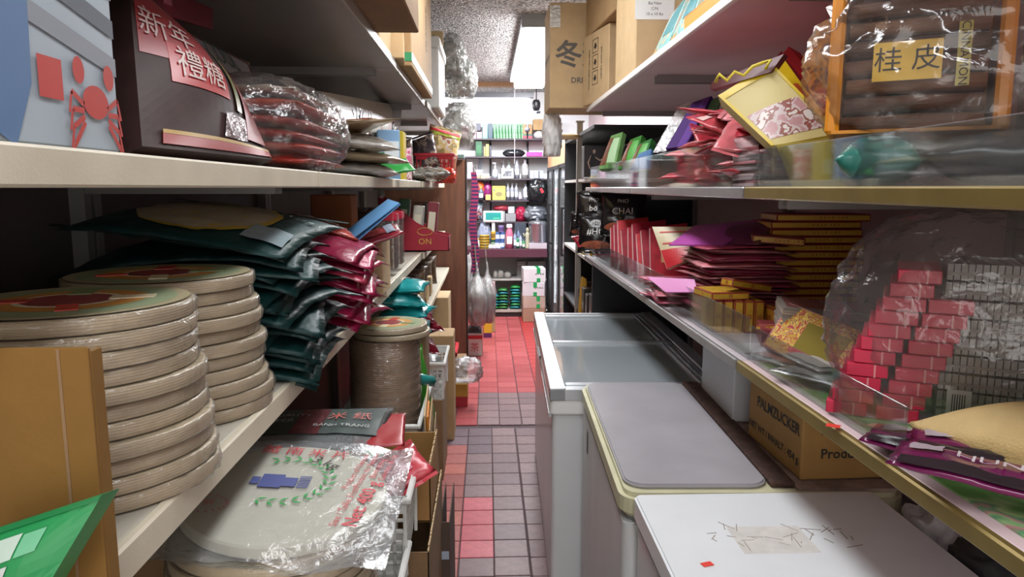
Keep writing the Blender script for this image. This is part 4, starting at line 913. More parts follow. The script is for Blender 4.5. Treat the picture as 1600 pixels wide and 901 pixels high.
# ---- middle shelf, near: cinnamon
g = G('cinnamon_bag', 'clear bag of orange trays filled with brown cinnamon sticks', 'food bag', (.775, 1.31, SM + .088), (R(-4), 0, R(-31)))
OR = mat('dc8c1c', .4)
CI = [mat(c, .7, 0, .3, 20, .4, 60, stretch=(.3, 3, 3)) for c in ('6b4630', '5c3a28', '7a5238')]
for r in range(3):
    for k in range(7):
        z = .018 + k * .033; rr = .015
        link('cinnamon_stick', tube([(-.115 + .003 * ((k * 7 + r) % 3), .0, z), (.0, .002, z + .002), (.105, .0, z)], [rr, rr * 1.03, rr], 8), CI[(k + r) % 3], g, (0, -.06 + r * .05, 0), smooth=True)
for sx in (-1, 1): box('orange_tray_end', (sx * .128 - .012, -.085, 0), (sx * .128 + .012, .09, .245), OR, g, .006)
box('orange_tray_end', (.185, -.06, .0), (.205, .09, .23), OR, g, .006, rot=(0, R(-6), 0))
boxes('orange_tray_floor', [((-.128, -.085, 0), (.128, .09, .006)), ((-.128, .085, 0), (.128, .09, .24))], OR, g)
patch(g, 'yellow_label', .105, .066, (-.015, -.0905, .12), 'front', mat('d8ac20', .4)); text(g, '桂 皮', .045, (-.015, -.092, .12), 'front', INK)
patch(g, 'side_label', .020, .105, (.068, -.0905, .125), 'front', mat('b8a84c', .4)); text(g, 'CINNAMON', .019, (.068, -.0922, .125), 'front', INK, R(-90))
link('clear_bag', blob(.46, .27, .33, .14, 61, 5, 3.2), film('f4f2f0', .04, .07, .10, 16, .45), g, (.05, 0, -.02), smooth=True)
bagthing('teal_pack', 'teal green pack lying under the cinnamon bag', 'food bag', (.68, 1.24, SM + .002), (0, 0, R(-31)), (.13, .18, .08), mat('2c7468', .3, 0, .2, 12), .006, 210, 0, [('rect', -.3, .5, -.5, .4, mat('8aa8a4', .4))])
bagthing('dark_pack', 'dark wrapped pack lying under the cinnamon bag, farther right', 'food bag', (.82, 1.06, SM + .002), (0, 0, R(-31)), (.30, .22, .08), mat('504c4c', .25, 0, .3, 12), .008, 211)
link('film', blob(.20, .14, .16, .25, 63, 4), HAZY, G('plastic_bag', 'loose clear plastic flap beside the orange tray ends', 'plastic bag', (.80, 1.42, SM)), smooth=True)
# ---- yellow and red gift bags
YE = mat('d0b418', .4, 0, .05, 8); YC = mat('c8b878', .5)
q = lambda *a: [at(px, py, y=yy) for px, py, yy in a]
g = quadthing('gift_bag', 'yellow gift bag with picture panel, lying tilted with cord handles', 'gift bag', q((1205, 228, 1.56), (1312, 208, 1.50), (1205, 98, 1.66), (1122, 150, 1.72)), .035, YC, [('picture_print', .08, .92, .10, .52, ramp_mat([(0, 'b88a8c'), (.45, 'c8b8b8'), (.52, '8c4a3c'), (.58, 'd8d0cc')], 30, .3)), ('yellow_rim', 0, 1, .90, 1, YE), ('yellow_rim', 0, .05, 0, 1, YE), ('yellow_rim', .95, 1, 0, 1, YE)], bow=.006)
def cord(g_, pts, m): link('cord_handle', tube([Vector(p) - g_.location for p in pts], .004, 6), m, g_, smooth=True)
PICB = g
cord(g, [at(1118, 128, y=1.70), at(1124, 116, y=1.68), at(1136, 126, y=1.68), at(1148, 112, y=1.67), at(1162, 118, y=1.67), at(1176, 104, y=1.66), at(1192, 98, y=1.65), at(1204, 94, y=1.64), at(1196, 108, y=1.64)], mat('d8c43c', .5))
quadthing('gift_bag', 'plain yellow gift bag standing behind the acrylic under the picture bag', 'gift bag', q((1238, 292, 1.50), (1343, 291, 1.44), (1311, 212, 1.47), (1213, 226, 1.53)), .04, mat('a8962c', .45, 0, .08, 8), bow=.004)
g = quadthing('gift_bag', 'bright yellow gift bag edge sticking out above the picture bag', 'gift bag', q((1315, 212, 1.56), (1318, 222, 1.58), (1225, 92, 1.72), (1200, 100, 1.72)), .02, mat('dcb81c', .4), [('red_print', .3, .7, .3, .7, mat('c85a2c', .4))])
for i, (a, b, c, d, col) in enumerate((((1240, 95), (1300, 180), (1318, 200), (1222, 85), 'a8202c'), ((1222, 100), (1290, 190), (1300, 182), (1210, 92), '8c1c30'), ((1110, 140), (1205, 112), (1225, 84), (1112, 128), '5e2a2c'))):
    y = 1.80 + .05 * i if i < 2 else 1.74
    quadthing('gift_bag', ['crimson gift bag rising behind the yellow bags', 'dark crimson gift bag just behind the yellow rim', 'maroon folded bag flap under the yellow cords'][i], 'gift bag', q((*a, y), (*b, y - .1), (*c, y - .1), (*d, y)), .025, mat(col, .4))
g = PICB; b0 = g.location.copy()
link('hanging_cord', tube([Vector(at(px, py, y=1.60)) - b0 for px, py in ((1216, 218), (1206, 226), (1209, 250), (1207, 268))], .004, 6), mat('a8842c', .5), g, smooth=True); link('cord_tip', tube([Vector(at(1208, 262, y=1.60)) - b0, Vector(at(1208, 280, y=1.60)) - b0], .003, 6), INK, g)
# ---- heap of pink and red packets (middle shelf)
PK = [mat(c, .3, 0, .25, 18, .2, 40) for c in ('c04a52', 'cc6a70', 'b03440', 'd08084', 'a82c3c')]
HM = [pouch(.13, .22, .020, .005, 220 + s, .03, 12, 12)[0] for s in range(5)]
for s, me in enumerate(HM): me.materials.append(PK[s])
hp = random.Random(8); k = 0
for layer in range(9):
    for cy in (1.80, 1.97, 2.14, 2.34):
        if layer > 5 and cy == 2.34: continue
        if layer > 6 and cy == 1.80: continue
        for cx in (.70, .84):
            if layer > 6 and cx > .8: continue
            if (layer + k) % 5 == 4: k += 1; continue
            o = link('red_packet', HM[k % 5], None, None, (cx + hp.uniform(-.03, .03), cy + hp.uniform(-.03, .03), SM + .010 + layer * .0235), (hp.uniform(-.26, .26), hp.uniform(-.22, .22), hp.uniform(-.8, .8)), True)
            tag(o, ['red', 'rose', 'crimson', 'salmon pink', 'dark red'][k % 5] + ' paper packet in the loose heap behind the acrylic', 'packet', 'red packets in the middle shelf heap'); k += 1
for i, (x, y, z, rx, ry, rz) in enumerate(((.70, 2.02, .225, 24, -12, .5), (.68, 1.86, .20, 30, 16, -.4), (.73, 2.28, .17, 42, 10, .2), (.76, 1.92, .245, 12, -20, 1.0))):
    bagthing('red_packet', ['large pink red packet with pale strip, on top of the heap middle', 'pink packet with pale edge leaning near the yellow bag', 'salmon packet standing beside the purple folder', 'rose packet slanting at the back of the heap top'][i], 'packet', (x, y, SM + z - .075), (R(rx), R(ry), rz), (.15, .25, .026), PK[i], .006, 225 + i, .03, [('rect', -.85, .85, .62, .85, mat('d8b4b0', .4)), ('rect', -.5, .5, -.5, .1, mat('b83a48', .4))], seam=.012)
GS = random.Random(3)
for i in range(10):
    o = box('card_packet', (-.05, -.075, 0), (.05, .075, .007), mat(['8d7f80', '9c6468', '7c7174'][i % 3], .4), None, .001, (.665 + GS.uniform(-.004, .004), 1.72 + GS.uniform(-.006, .006), SM + .001 + i * .0075), (0, 0, GS.uniform(-.08, .08)))
    tag(o, 'greyish card packet, ' + from_top(i, 10) + ' in the small stack behind the acrylic', 'packet', 'greyish card packets')
quadthing('purple_folder', 'purple folder in clear sleeve leaning past the red heap', 'folder', q((1040, 232, 2.56), (1072, 228, 2.50), (1112, 150, 2.58), (1082, 160, 2.66)), .015, mat('3c1c5c', .6, spec=.1), [('violet_band', .55, .95, 0, 1, mat('54307c', .6, spec=.1))])
quadthing('clear_sleeve', 'empty clear plastic sleeve leaning beside the purple folder', 'plastic sleeve', q((1020, 238, 2.86), (1040, 236, 2.82), (1080, 160, 2.88), (1060, 166, 2.92)), .003, HAZY)
quadthing('green_folder', 'dark green card behind the purple folder', 'card', q((1082, 200, 2.55), (1110, 200, 2.5), (1128, 150, 2.55), (1104, 158, 2.6)), .01, mat('3c6a48', .4))
g = quadthing('pale_pack', 'white and pink striped pack lying flat past the red heap', 'packet', [(.63, 2.75, SM), (.63, 2.42, SM), (.80, 2.42, SM + .03), (.80, 2.75, SM + .03)], .02, ramp_mat([(0, 'c86068'), (.5, 'd8d0d0')], 20, .35, 'Y', 2))
for i, (px, yy, c) in enumerate(((945, 3.75, '6c985c'), (975, 3.35, '33702c'), (990, 3.2, '28642f'))):
    quadthing('green_pack', ['pale green ribbed food pack leaning behind the acrylic', 'bright green food pack leaning in the middle of the three', 'dark green food pack, nearest of the three leaning ones'][i], 'food pack', q((px - 10, 264, yy), (px + 16, 262, yy - .1), (px + 28, 206 + i * 5, yy - .05), (px + 10, 212 + i * 6, yy + .05)), .03, mat(c, .5, 0, .3, 20, spec=.15), [('brown_print', .0, .4, .1, .9, mat('7a4a34', .4, 0, .4, 30)), ('pale_print', .45, .9, .15, .85, mat('a8c8a0', .4) if i == 0 else mat('4f9a44', .4))], bow=.012)
quadthing('blue_folder', 'blue plastic folder lying beside the green packs', 'folder', q((985, 264, 3.1), (1014, 262, 3.0), (1018, 232, 3.0), (998, 240, 3.15)), .012, mat('3c6ca0', .35))
# ---- lower shelf
g = carton('yellow ended box at the far end beside the noodle soup packs', (.635, 4.25, SL), (.05, .08, .16), 0, mat('c9a020', .45), None, name='flat_box', cat='box', flap=False); text(g, 'CHAI', .02, (-.0, -.0415, .08), 'front', INK)
for i, (px, py, yy, s, t1, t2) in enumerate(((934, 366, 3.95, .21, 'PHO', '#HÔ'), (930, 330, 4.15, .22, 'PHO', 'bò'), (975, 335, 3.80, .24, 'PHO', 'CHAI'), (910, 352, 4.22, .14, 'CHAI', 'TEA'))):
    p = at(px, py, y=yy)
    bagthing('soup_pack', ['black rounded noodle soup pack with white lettering at the shelf edge', 'black noodle soup pack leaning behind the lettered one', 'large black noodle soup pack lying on top of the group', 'small black tea pack at the far end of the shelf'][i], 'food bag', p, (R(78), 0, R(-18)), (s, s * .95, .06), mat('191417', .22, 0, .3, 10), .006, 240 + i, 0, [('ell', -.8, .8, -.92, -.45, mat('8c4a34', .35, 0, .4, 30)), ('text', t2, .05, 0, .05, 0, WHITE), ('text', t1, .03, 0, .55, 0, mat('c8c4c0', .4))], seam=.012)
bagthing('soup_pack', 'red foil soup pack lying under the black packs at the edge', 'food bag', at(918, 384, y=4.0), (R(20), 0, .2), (.16, .14, .05), mat('a02434', .2, .1, .2, 12), .006, 245)
for i in range(9):
    yy = 3.62 - i * .095; px = 950 + i * 11
    xx = .655 + .004 * i
    b_, t_ = SL + .002, SL + .22 + .02 * (i % 3)
    ln = .06 + .02 * (i % 4)
    quadthing('red_envelope_pack', ['farthest', 'second farthest', 'third farthest', 'fourth', 'fifth, middle', 'fourth nearest', 'third nearest', 'second nearest', 'nearest'][i] + ' upright pack of red envelopes in the leaning row', 'envelope pack', [(xx - .03, yy, b_), (xx + .12, yy - .03, b_), (xx + .13, yy + ln, t_), (xx - .02, yy + ln + .03, t_ - .02)], .02, mat(['a82230', '9c1c34', 'b8343c', '8c1a2c'][i % 4], .5, 0, .35, 22, spec=.15), [('pale_strip', .0, .03, .02, .98, mat('a86a68', .35)), ('gold_print', .3, .7, .4, .7, mat('c08050', .35))], 'red envelope packs in the row', bow=.005)
quadthing('cream_card_pack', 'cream pack with red lower panel leaning on the red envelopes', 'envelope pack', q((1042, 420, 2.46), (1070, 408, 2.40), (1089, 354, 2.50), (1019, 354, 2.62)), .012, mat('b5a888', .4), [('red_panel', .02, .98, .0, .42, mat('b0202c', .35)), ('red_frame', .15, .85, .84, .87, REDINK), ('red_frame', .15, .85, .55, .58, REDINK)], bow=.004)
for i, (a, col) in enumerate((([(1045, 382, 2.3), (1130, 382, 2.15), (1195, 342, 2.3), (1085, 352, 2.5)], 'a8489c'), ([(1085, 380, 2.25), (1185, 380, 2.1), (1212, 345, 2.25), (1120, 350, 2.4)], '6a2c50'))):
    quadthing('paper_sheet', ['bright violet pink sheet lying over the flat pink packages', 'dark wine sheet lying over the flat pink packages'][i], 'paper', q(*a), .004, mat(col, .35), bow=.012)
FP = [mat(c, .3, 0, .35, 26, .3, 40) for c in ('b84a66', 'c8627a', 'a03a58', 'c0707c', 'd0848c')]
PF = [pouch(.26, .30, .012, .003, 250 + s, .01, 12, 12)[0] for s in range(5)]
for s, me in enumerate(PF): me.materials.append(FP[s])
fr = random.Random(6)
for i in range(26):
    o = link('pink_package', PF[i % 5], None, None, (.80 + fr.uniform(-.03, .02), 2.26 + fr.uniform(-.03, .03), SL + .003 + i * .0086), (fr.uniform(-.02, .02), fr.uniform(-.03, .03), fr.uniform(-.12, .12)), True)
    tag(o, 'flat pink foil package, ' + from_top(i, 26) + ' in the fanned stack', 'package', 'flat pink packages in the stack')
for i in range(7):
    o = link('pink_package', PF[i % 5], None, None, (.735 + fr.uniform(-.02, .02), 2.56 + fr.uniform(-.03, .03), SL + .003 + i * .009), (fr.uniform(-.05, .05), fr.uniform(-.04, .04), fr.uniform(-.3, .3)), True)
    tag(o, 'flat pink foil package, ' + from_top(i, 7) + ' in the low heap before the envelopes', 'package', 'flat pink packages in the low heap')
quadthing('paper_sheet', 'lilac pink flyer hanging over the acrylic edge', 'paper', q((1040, 456, 2.22), (1090, 456, 2.12), (1085, 436, 2.2), (1010, 432, 2.42)), .003, mat('c878b0', .35))
# gold boxes
GOLD = mat('d8aa40', .4, 0, .12, 30); GR = mat('8c2a24', .45)
def goldbox(label, loc, rot, size=(.285, .16, .0225), group=None, sticker=False):
    w_, d_, h_ = size; g = G('gold_box', label, 'box', loc, rot, group)
    box('body', (-w_/2, -d_/2, 0), (w_/2, d_/2, h_), GR, g, .0015)
    box('gold_side', (-w_/2 + .004, -d_/2 - .0006, .004), (w_/2 - .004, -d_/2, h_ - .004), GOLD, g)
    box('gold_side', (-w_/2 - .0006, -d_/2 + .004, .004), (-w_/2, d_/2 - .004, h_ - .004), GOLD, g)
    text(g, '如 意 吉 祥 · 人 参 茶', h_ * .42, (.03, -d_/2 - .0012, h_ / 2), 'front', GR)
    if sticker: patch(g, 'red_sticker', .03, h_ * .7, (-w_/2 - .001, 0, h_/2), 'left', mat('d8322c', .5))
    return g
gb0 = goldbox('lowest plain gold and red flat box in the tall stack', (1.02, 2.26, SL), 0, group='gold boxes in the tall stack')
gb1 = goldbox('red stickered gold box, second from the bottom of the tall stack', (1.015, 2.26, SL + .0231), 0, group='stickered gold boxes in the tall stack', sticker=True)
for i in range(2, 13): clone([gb0, gb1][i % 2], (1.02 + fr.uniform(-.006, .006), 2.26 + fr.uniform(-.006, .006), SL + i * .0231), fr.uniform(-.02, .02), from_top(i, 14) + ['plain', 'red stickered'][i % 2].join((' ', ' gold and red flat box in the tall stack')))
goldbox('topmost gold box, lying askew on the tall stack', (1.035, 2.25, SL + 13 * .0231), R(-4))
goldbox('single gold box lying on the fanned pink packages', (.88, 2.16, SL + .238), (R(3), R(4), R(-14)), (.15, .10, .022))
# small yellow boxes by the acrylic
YB = mat('b8912c', .4, 0, .2, 40)
def small_box(label, loc, rot, size, group, c=YB):
    w_, d_, h_ = size; g = G('small_box', label, 'box', loc, rot, group); box('body', (-w_/2, -d_/2, 0), (w_/2, d_/2, h_), GR, g, .001)
    boxes('printed_side', [((-w_/2 - .0006, -d_/2 + .003, .004), (w_/2 + .0006, d_/2 - .003, h_ - .004)), ((-w_/2 + .003, -d_/2 - .0006, .004), (w_/2 - .003, d_/2 + .0006, h_ - .004)), ((-w_/2 + .004, -d_/2 + .004, .004), (w_/2 - .004, d_/2 - .004, h_ + .0006))], c, g)
    text(g, '福', min(w_, h_) * .6, (0, -d_/2 - .0015, h_/2), 'front', GR); text(g, '福', min(d_, h_) * .5, (-w_/2 - .0015, 0, h_/2), 'left', GR)
    return g
for i in range(5): small_box(['leftmost', 'second', 'middle', 'fourth', 'rightmost'][i] + ' upright small yellow and red box in the row behind the acrylic', (.645 + .028 * i, 2.02 - .004 * i, SL), 0, (.025, .12, .09), 'upright small yellow boxes')
small_box('yellow box lying flat on the upright small boxes', (.67, 2.02, SL + .092), R(6), (.11, .13, .022), None)
small_box('yellow box perched diagonally on top of the small boxes', (.735, 2.0, SL + .117), (0, R(10), R(28)), (.16, .045, .022), None)
for i in range(3): small_box(['left', 'middle', 'right'][i] + ' small red edged yellow box beside the upright row', (.79 + i * .026, 1.93, SL), 0, (.023, .09, .075), 'small red edged boxes', mat('c08a2c', .4, 0, .2, 40))
g = small_box('flat yellow floral box lying beside the card bundle', (.80, 1.82, SL + .03), (R(-12), R(6), R(20)), (.16, .10, .015), None, ramp_mat([(0, 'b8902c'), (.45, 'd0b03c'), (.55, 'a04030'), (.6, 'c8a040')], 60, .4))
# card bundle with red band
g = G('card_bundle', 'bundle of grey cards held by a red paper band', 'card bundle', (.845, 1.70, SL + .05), (R(2), R(3), R(-16)))
for i in range(11): box('card', (-.13 + GS.uniform(-.003, .003), -.075, i * .0062), (.13 + GS.uniform(-.003, .003), .075, i * .0062 + .0056), mat(['9c948c', '8a827c', 'a89a8c'][i % 3], .5), g)
boxes('red_band', [((-.02, -.077, 0), (.02, -.0755, .069)), ((-.02, -.077, .0685), (.02, .077, .070)), ((-.02, .0755, 0), (.02, .077, .069))], mat('a03038', .45), g)
boxes('printed_top', [((-.12, -.065, .0682), (-.03, .065, .0688)), ((.03, -.065, .0682), (.12, .065, .0688))], mat('84504c', .5, 0, .2, 30), g)
quadthing('red_card_stack', 'flat dark red packs lying under the grey card bundle', 'card bundle', [(.70, 1.78, SL), (.98, 1.60, SL), (1.02, 1.74, SL), (.74, 1.92, SL)], -.045, mat('8c3a40', .4, 0, .3, 40))
g = quadthing('floral_gold_box', 'gold floral box with an arched gold window, leaning behind the acrylic', 'box', [(.655, 1.66, SL + .03), (.72, 1.37, SL + .005), (.80, 1.40, SL + .10), (.735, 1.70, SL + .125)], .03, GR, [('floral_print', .02, .98, .02, .98, ramp_mat([(0, 'b8902c'), (.42, 'a83040'), (.48, 'd8b84c'), (.54, '8c3c5c'), (.58, 'c8a438'), (.66, 'b04030')], 55, .8)), ('arched_window', .32, .78, .22, .78, mat('7a6a1c', .6, spec=.1)), ('red_border', .28, .82, .12, .22, REDINK)])
for i, (x, y, z, rz) in enumerate(((.70, 1.60, 0, .3), (.685, 1.42, .012, .55), (.72, 1.48, .024, .1))):
    g = bagthing('flat_pack', ['lowest clear flat pack lying behind the near acrylic', 'second clear flat pack lying behind the near acrylic', 'topmost clear flat pack with pale card, behind the near acrylic'][i], 'packet', (x, y, SL + .004 + z), (0, R(2), rz), (.13, .17, .009), film('d8d8d8', .45, .3, .08, 30, .5), .003, 270 + i, 0, [('rect', -.8, .8, -.8, .8, mat(['9c5a4c', '8c8a88', 'b0a8a4'][i], .4))])
# big plastic bag of red boxes and small white boxes
g = G('bag_of_boxes', 'large clear bag of red boxes and rows of small white boxes', 'plastic bag', (.845, 1.20, SL), (0, 0, R(-30)))
RB2 = mat('c42446', .4, 0, .1, 10); PL = mat('d88a8c', .4)
for c, (x, n, ln) in enumerate(((-.185, 11, .013), (-.105, 9, .011))):
    for i in range(n):
        xx = x + ln * i * .75
        b = box('red_box', (xx - .035, -.10, .005 + i * .024), (xx + .03, .06, .005 + i * .024 + .0225), RB2, g, .0015)
        box('pale_line', (xx + .008, -.1006, .005 + i * .024), (xx + .011, -.1, .0275 + i * .024), PL, b)
bm = bmesh.new()
for r in range(9):
    for k in range(26): addbox(bm, (-.05 + .010 * k, -.08 + .03 * (r % 2) * .1, .004 + r * .031), (-.0415 + .010 * k, .08, .004 + r * .031 + .027))
o = link('white_matchboxes', fin(bm), mat('8f8c88', .5, 0, .2, 60), g); o['kind'] = 'stuff'
bm = bmesh.new()
for r in range(9): addbox(bm, (-.05, -.0815, .012 + r * .031), (.208, -.0805, .017 + r * .031))
link('printed_row', fin(bm), mat('7c7470', .5), g)
patch(g, 'barcode_label', .035, .045, (-.02, -.103, .05), 'front', mat('c8c4c4', .5)); boxes('barcode', [((-.03 + i * .0035, -.1042, .035), (-.0285 + i * .0035, -.1036, .065)) for i in range(6)], INK, g)
patch(g, 'white_label', .09, .05, (.15, -.084, .06), 'front', mat('b0aca8', .5)); patch(g, 'white_label', .06, .045, (.175, -.084, .12), 'front', mat('a09c9a', .5))
link('clear_bag', blob(.47, .24, .40, .08, 71, 5, 3.0), film('f2f0f0', .05, .06, .10, 20, .9), g, (.0, 0, -.03), smooth=True)
bagthing('red_pack', 'dim red pack standing behind the large clear bag', 'food bag', (1.16, 1.28, SL + .15), (R(80), 0, R(-40)), (.20, .28, .05), mat('8c2c3c', .35, 0, .2, 12), .006, 280)
# straw hat brim and magenta packs
g = G('straw_slipper', 'pale straw woven slipper tip at the right edge', 'slipper', at(1600, 690, z=SL + .045), (R(6), R(-4), R(-52)))
bm = bmesh.new(); n = 24; rows = []
for j in range(9):
    v = j / 8; row = []
    for i in range(n + 1):
        u = i / n; ww = .098 * math.sin(min(1, u * 1.25) * math.pi / 2) ** .7
        row.append(bm.verts.new((-.15 + .30 * u, (v - .5) * 2 * ww, .055 * math.sin(v * math.pi) * math.sin(min(1, u * 1.6) * math.pi / 2) + .012 * u)))
    rows.append(row)
for j in range(8):
    for i in range(n): bm.faces.new((rows[j][i], rows[j][i+1], rows[j+1][i+1], rows[j+1][i]))
me = fin(bm); o = link('woven_upper', me, mat('c4a870', .7, 0, .08, 30, .15, 220, kind='voronoi'), g, smooth=True); sd = o.modifiers.new('thick', 'SOLIDIFY'); sd.thickness = .006
link('sole_edge', tube([(-.15 + .30 * u, s * .098 * math.sin(min(1, u * 1.25) * math.pi / 2) ** .7, .010 * u - .002) for s, us in ((1, [k / 12 for k in range(12, -1, -1)]), (-1, [k / 12 for k in range(1, 13)])) for u in us], .004, 6), mat('a08a58', .7), g)
for i, (px, py, rz, s) in enumerate(((1480, 712, -.75, .0), (1560, 720, -.6, .014), (1545, 750, -.7, .026))):
    p = at(px, py, z=SL + .008 + s)
    bagthing('magenta_pack', ['lowest magenta pack with white lettering on the floral liner', 'middle magenta pack under the straw slipper', 'topmost glossy magenta pack on the floral liner'][i], 'food bag', p, (0, R(2), rz), (.22, .11, .018), mat('6a1c4c', .18, 0, .15, 12), .004, 290 + i, 0, [('text', 'HUNG', .035, .1, .2, 0, mat('c8c0c4', .4)), ('rect', -.85, -.5, .1, .7, mat('a89ca4', .35)), ('rect', .6, .85, -.7, -.3, mat('b8a83c', .4)), ('rect', -.9, .9, -.95, -.55, mat('2c2428', .2))])
p = at(1302, 665, z=SL + .004); tag(box('price_sticker', (-.011, -.008, 0), (.011, .008, .0008), mat('e03c30', .5), loc=(p.x, p.y, SL + .004), rot=(0, 0, -.6)), 'small red sticker on the floral liner near the shelf lip', 'sticker')
quadthing('paper_sheet', 'pale pink printed sheet on the floral liner beside the red sticker', 'paper', [(.64, 1.22, SL + .003), (.76, 1.12, SL + .003), (.80, 1.20, SL + .003), (.68, 1.30, SL + .003)], -.001, mat('cdb4bc', .35))
# ---- on the old freezer
carton('white box on the old freezer under the right shelf', (.85, 2.235, .9005), (.22, .36, .20), R(-2), mat('c9cbce', .5, 0, .05, 6), None, name='white_box', cat='box', flap=False)
carton('brown palm sugar carton with black lettering on the old freezer', (.925, 1.79, .9005), (.36, .32, .245), R(2), mat('a07a42', .75, 0, .10, 12, .08, 60), None,
    [('PALM SUGAR', .040, 'left', .02, .178, INK, 0), ('PALMZUCKER', .040, 'left', .02, .118, INK, 0), ('NET WT / INHALT : 454 g.', .0265, 'left', .0, .045, INK, 0), ('Produkt aus Thailand', .034, 'front', .01, .125, INK, 0), ('Produit de Thaïlande', .034, 'front', .01, .065, INK, 0)])
quadthing('plastic_tag', 'white plastic price tag drooping under the bronze shelf lip', 'tag', q((1185, 604, 1.63), (1228, 634, 1.53), (1226, 612, 1.53), (1172, 578, 1.64)), .002, MILKY)
for i, (dy, s) in enumerate(((1.45, .12), (1.28, .14))):
    g = G('plastic_bag', ['crumpled pale plastic bag behind the nearest freezer under the shelf', 'dark crumpled bag wedged right of the nearest freezer'][i], 'plastic bag', (1.02, dy, .70)); link('film', blob(.2, .2, .22, .3, 81 + i), MILKY if i == 0 else mat('3a3c40', .4), g, smooth=True)
    o = carton(['dark carton standing right of the nearest freezer, farther', 'dark carton standing right of the nearest freezer, closer'][i], (1.02, dy - .03, 0), (.22, .14, .70), 0, mat('4a463f', .8), None)
# ---- dark cabinet between shelves and fridges
g = G('dark_cabinet', 'black open cabinet between the right shelves and the glass door fridges', 'cabinet', (.95, 5.25, 0)); 
BK = mat('141519', .5)
box('back_panel', (.28, -.85, 0), (.30, .85, 2.0), BK, g); box('side_panel', (-.30, .82, 0), (.28, .85, 2.0), BK, g); box('side_panel', (-.30, -.85, 0), (.28, -.82, 1.55), BK, g)
for z in (.02, .72, 1.14, 1.66, 1.98): box('shelf', (-.30, -.82, z - .02), (.28, .82, z), mat('d0ccc8', .5) if z in (1.14, 1.66) else BK, g)
for i, (y, c, h, w_) in enumerate(((4.55, '1d1d22', .20, .13), (4.75, '2b2428', .17, .1), (4.92, '33302c', .19, .12), (5.1, '1a1c24', .15, .14), (5.3, '3c2c24', .18, .1))):
    g = carton(['nearest dark boxed item on the low cabinet shelf', 'second dark boxed item on the low cabinet shelf', 'third dark boxed item on the low cabinet shelf', 'fourth dark boxed item on the low cabinet shelf', 'brown boxed item farthest on the low cabinet shelf'][i], (.72, y, .721), (.12, w_, h), 0, mat(c, .3), None, name='dark_box', cat='box', flap=False); box('silver_print', (-.061, -.03, .04), (-.06, .03, .09), mat('8a8a90', .4), g); box('white_label', (-.02, -w_/2 - .001, .03), (.03, -w_/2, .06), mat('b8b4b4', .5), g)
g = G('yellow_stand', 'yellow folded sign standing on the low cabinet shelf', 'sign', (.675, 5.0, .721)); link('panel', prism([(-.03, 0), (.03, 0), (.02, .24), (-.01, .26)], .012, 'y'), mat('c8962c', .5), g); link('panel', prism([(-.03, 0), (.03, 0), (.02, .22), (-.01, .25)], .012, 'y'), mat('b8882c', .5), g, (0, .05, 0))
g = carton('tall yellow box at the cabinet edge beside the fridge handles', (.665, 5.0, 1.141), (.025, .10, .27), 0, mat('c89a24', .5), None, name='yellow_box', cat='box', flap=False); box('black_print', (.0126, -.05, .1), (.0136, .05, .2), INK, g)
g = G('picture_box', 'black box printed with a standing figure in a black dress', 'box', (.715, 4.78, 1.661))
box('body', (-.085, -.06, 0), (.085, .06, .21), mat('2a2326', .35), g, .002); SKN = mat('b89a88', .5)
def fp(nm, pts, c, o=0): 
    bm = bmesh.new(); bm.faces.new([bm.verts.new((x, -.0612 - o, z)) for x, z in pts]); return link(nm, fin(bm), c, g)
fp('figure_print', [(-.05, .02), (-.02, .02), (-.015, .08), (-.012, .14), (-.03, .15), (-.045, .14), (-.052, .09)], mat('0d0c0e', .4))
fp('skin_print', [(-.026, .16), (-.014, .16), (-.010, .175), (-.016, .19), (-.026, .188), (-.030, .174)], SKN, .0004); fp('skin_print', [(-.045, .142), (-.038, .15), (-.055, .10), (-.042, .06), (-.047, .058), (-.063, .10)], SKN, .0004); fp('skin_print', [(-.014, .14), (-.01, .13), (.02, .11), (.035, .12), (.03, .127), (.018, .12)], SKN, .0004); fp('hair_print', [(-.030, .175), (-.03, .192), (-.02, .198), (-.01, .19), (-.013, .183), (-.024, .186)], mat('1a1212', .5), .0006)
fp('flower_print', [(.03, .05), (.075, .06), (.08, .14), (.05, .13), (.035, .10)], mat('8c4a44', .4, 0, .4, 60), .0004)
box('white_edge', (-.086, -.0615, 0), (.086, -.06, .008), WHITE, g)
for i in range(9):
    o = box('dark_book', (0, -.09, 0), (.026, .09, .19 + .012 * (i % 3)), mat(['3a1a1e', '2c1c20', '54242a', '1c1a1e'][i % 4], .4), None, .002, (.83 + .03 * i, 4.62, 1.662)); tag(o, ['leftmost', 'second', 'third', 'fourth', 'fifth', 'sixth', 'seventh', 'eighth', 'rightmost'][i] + ' dark boxed book in the row past the green packs', 'book', 'dark boxed books')
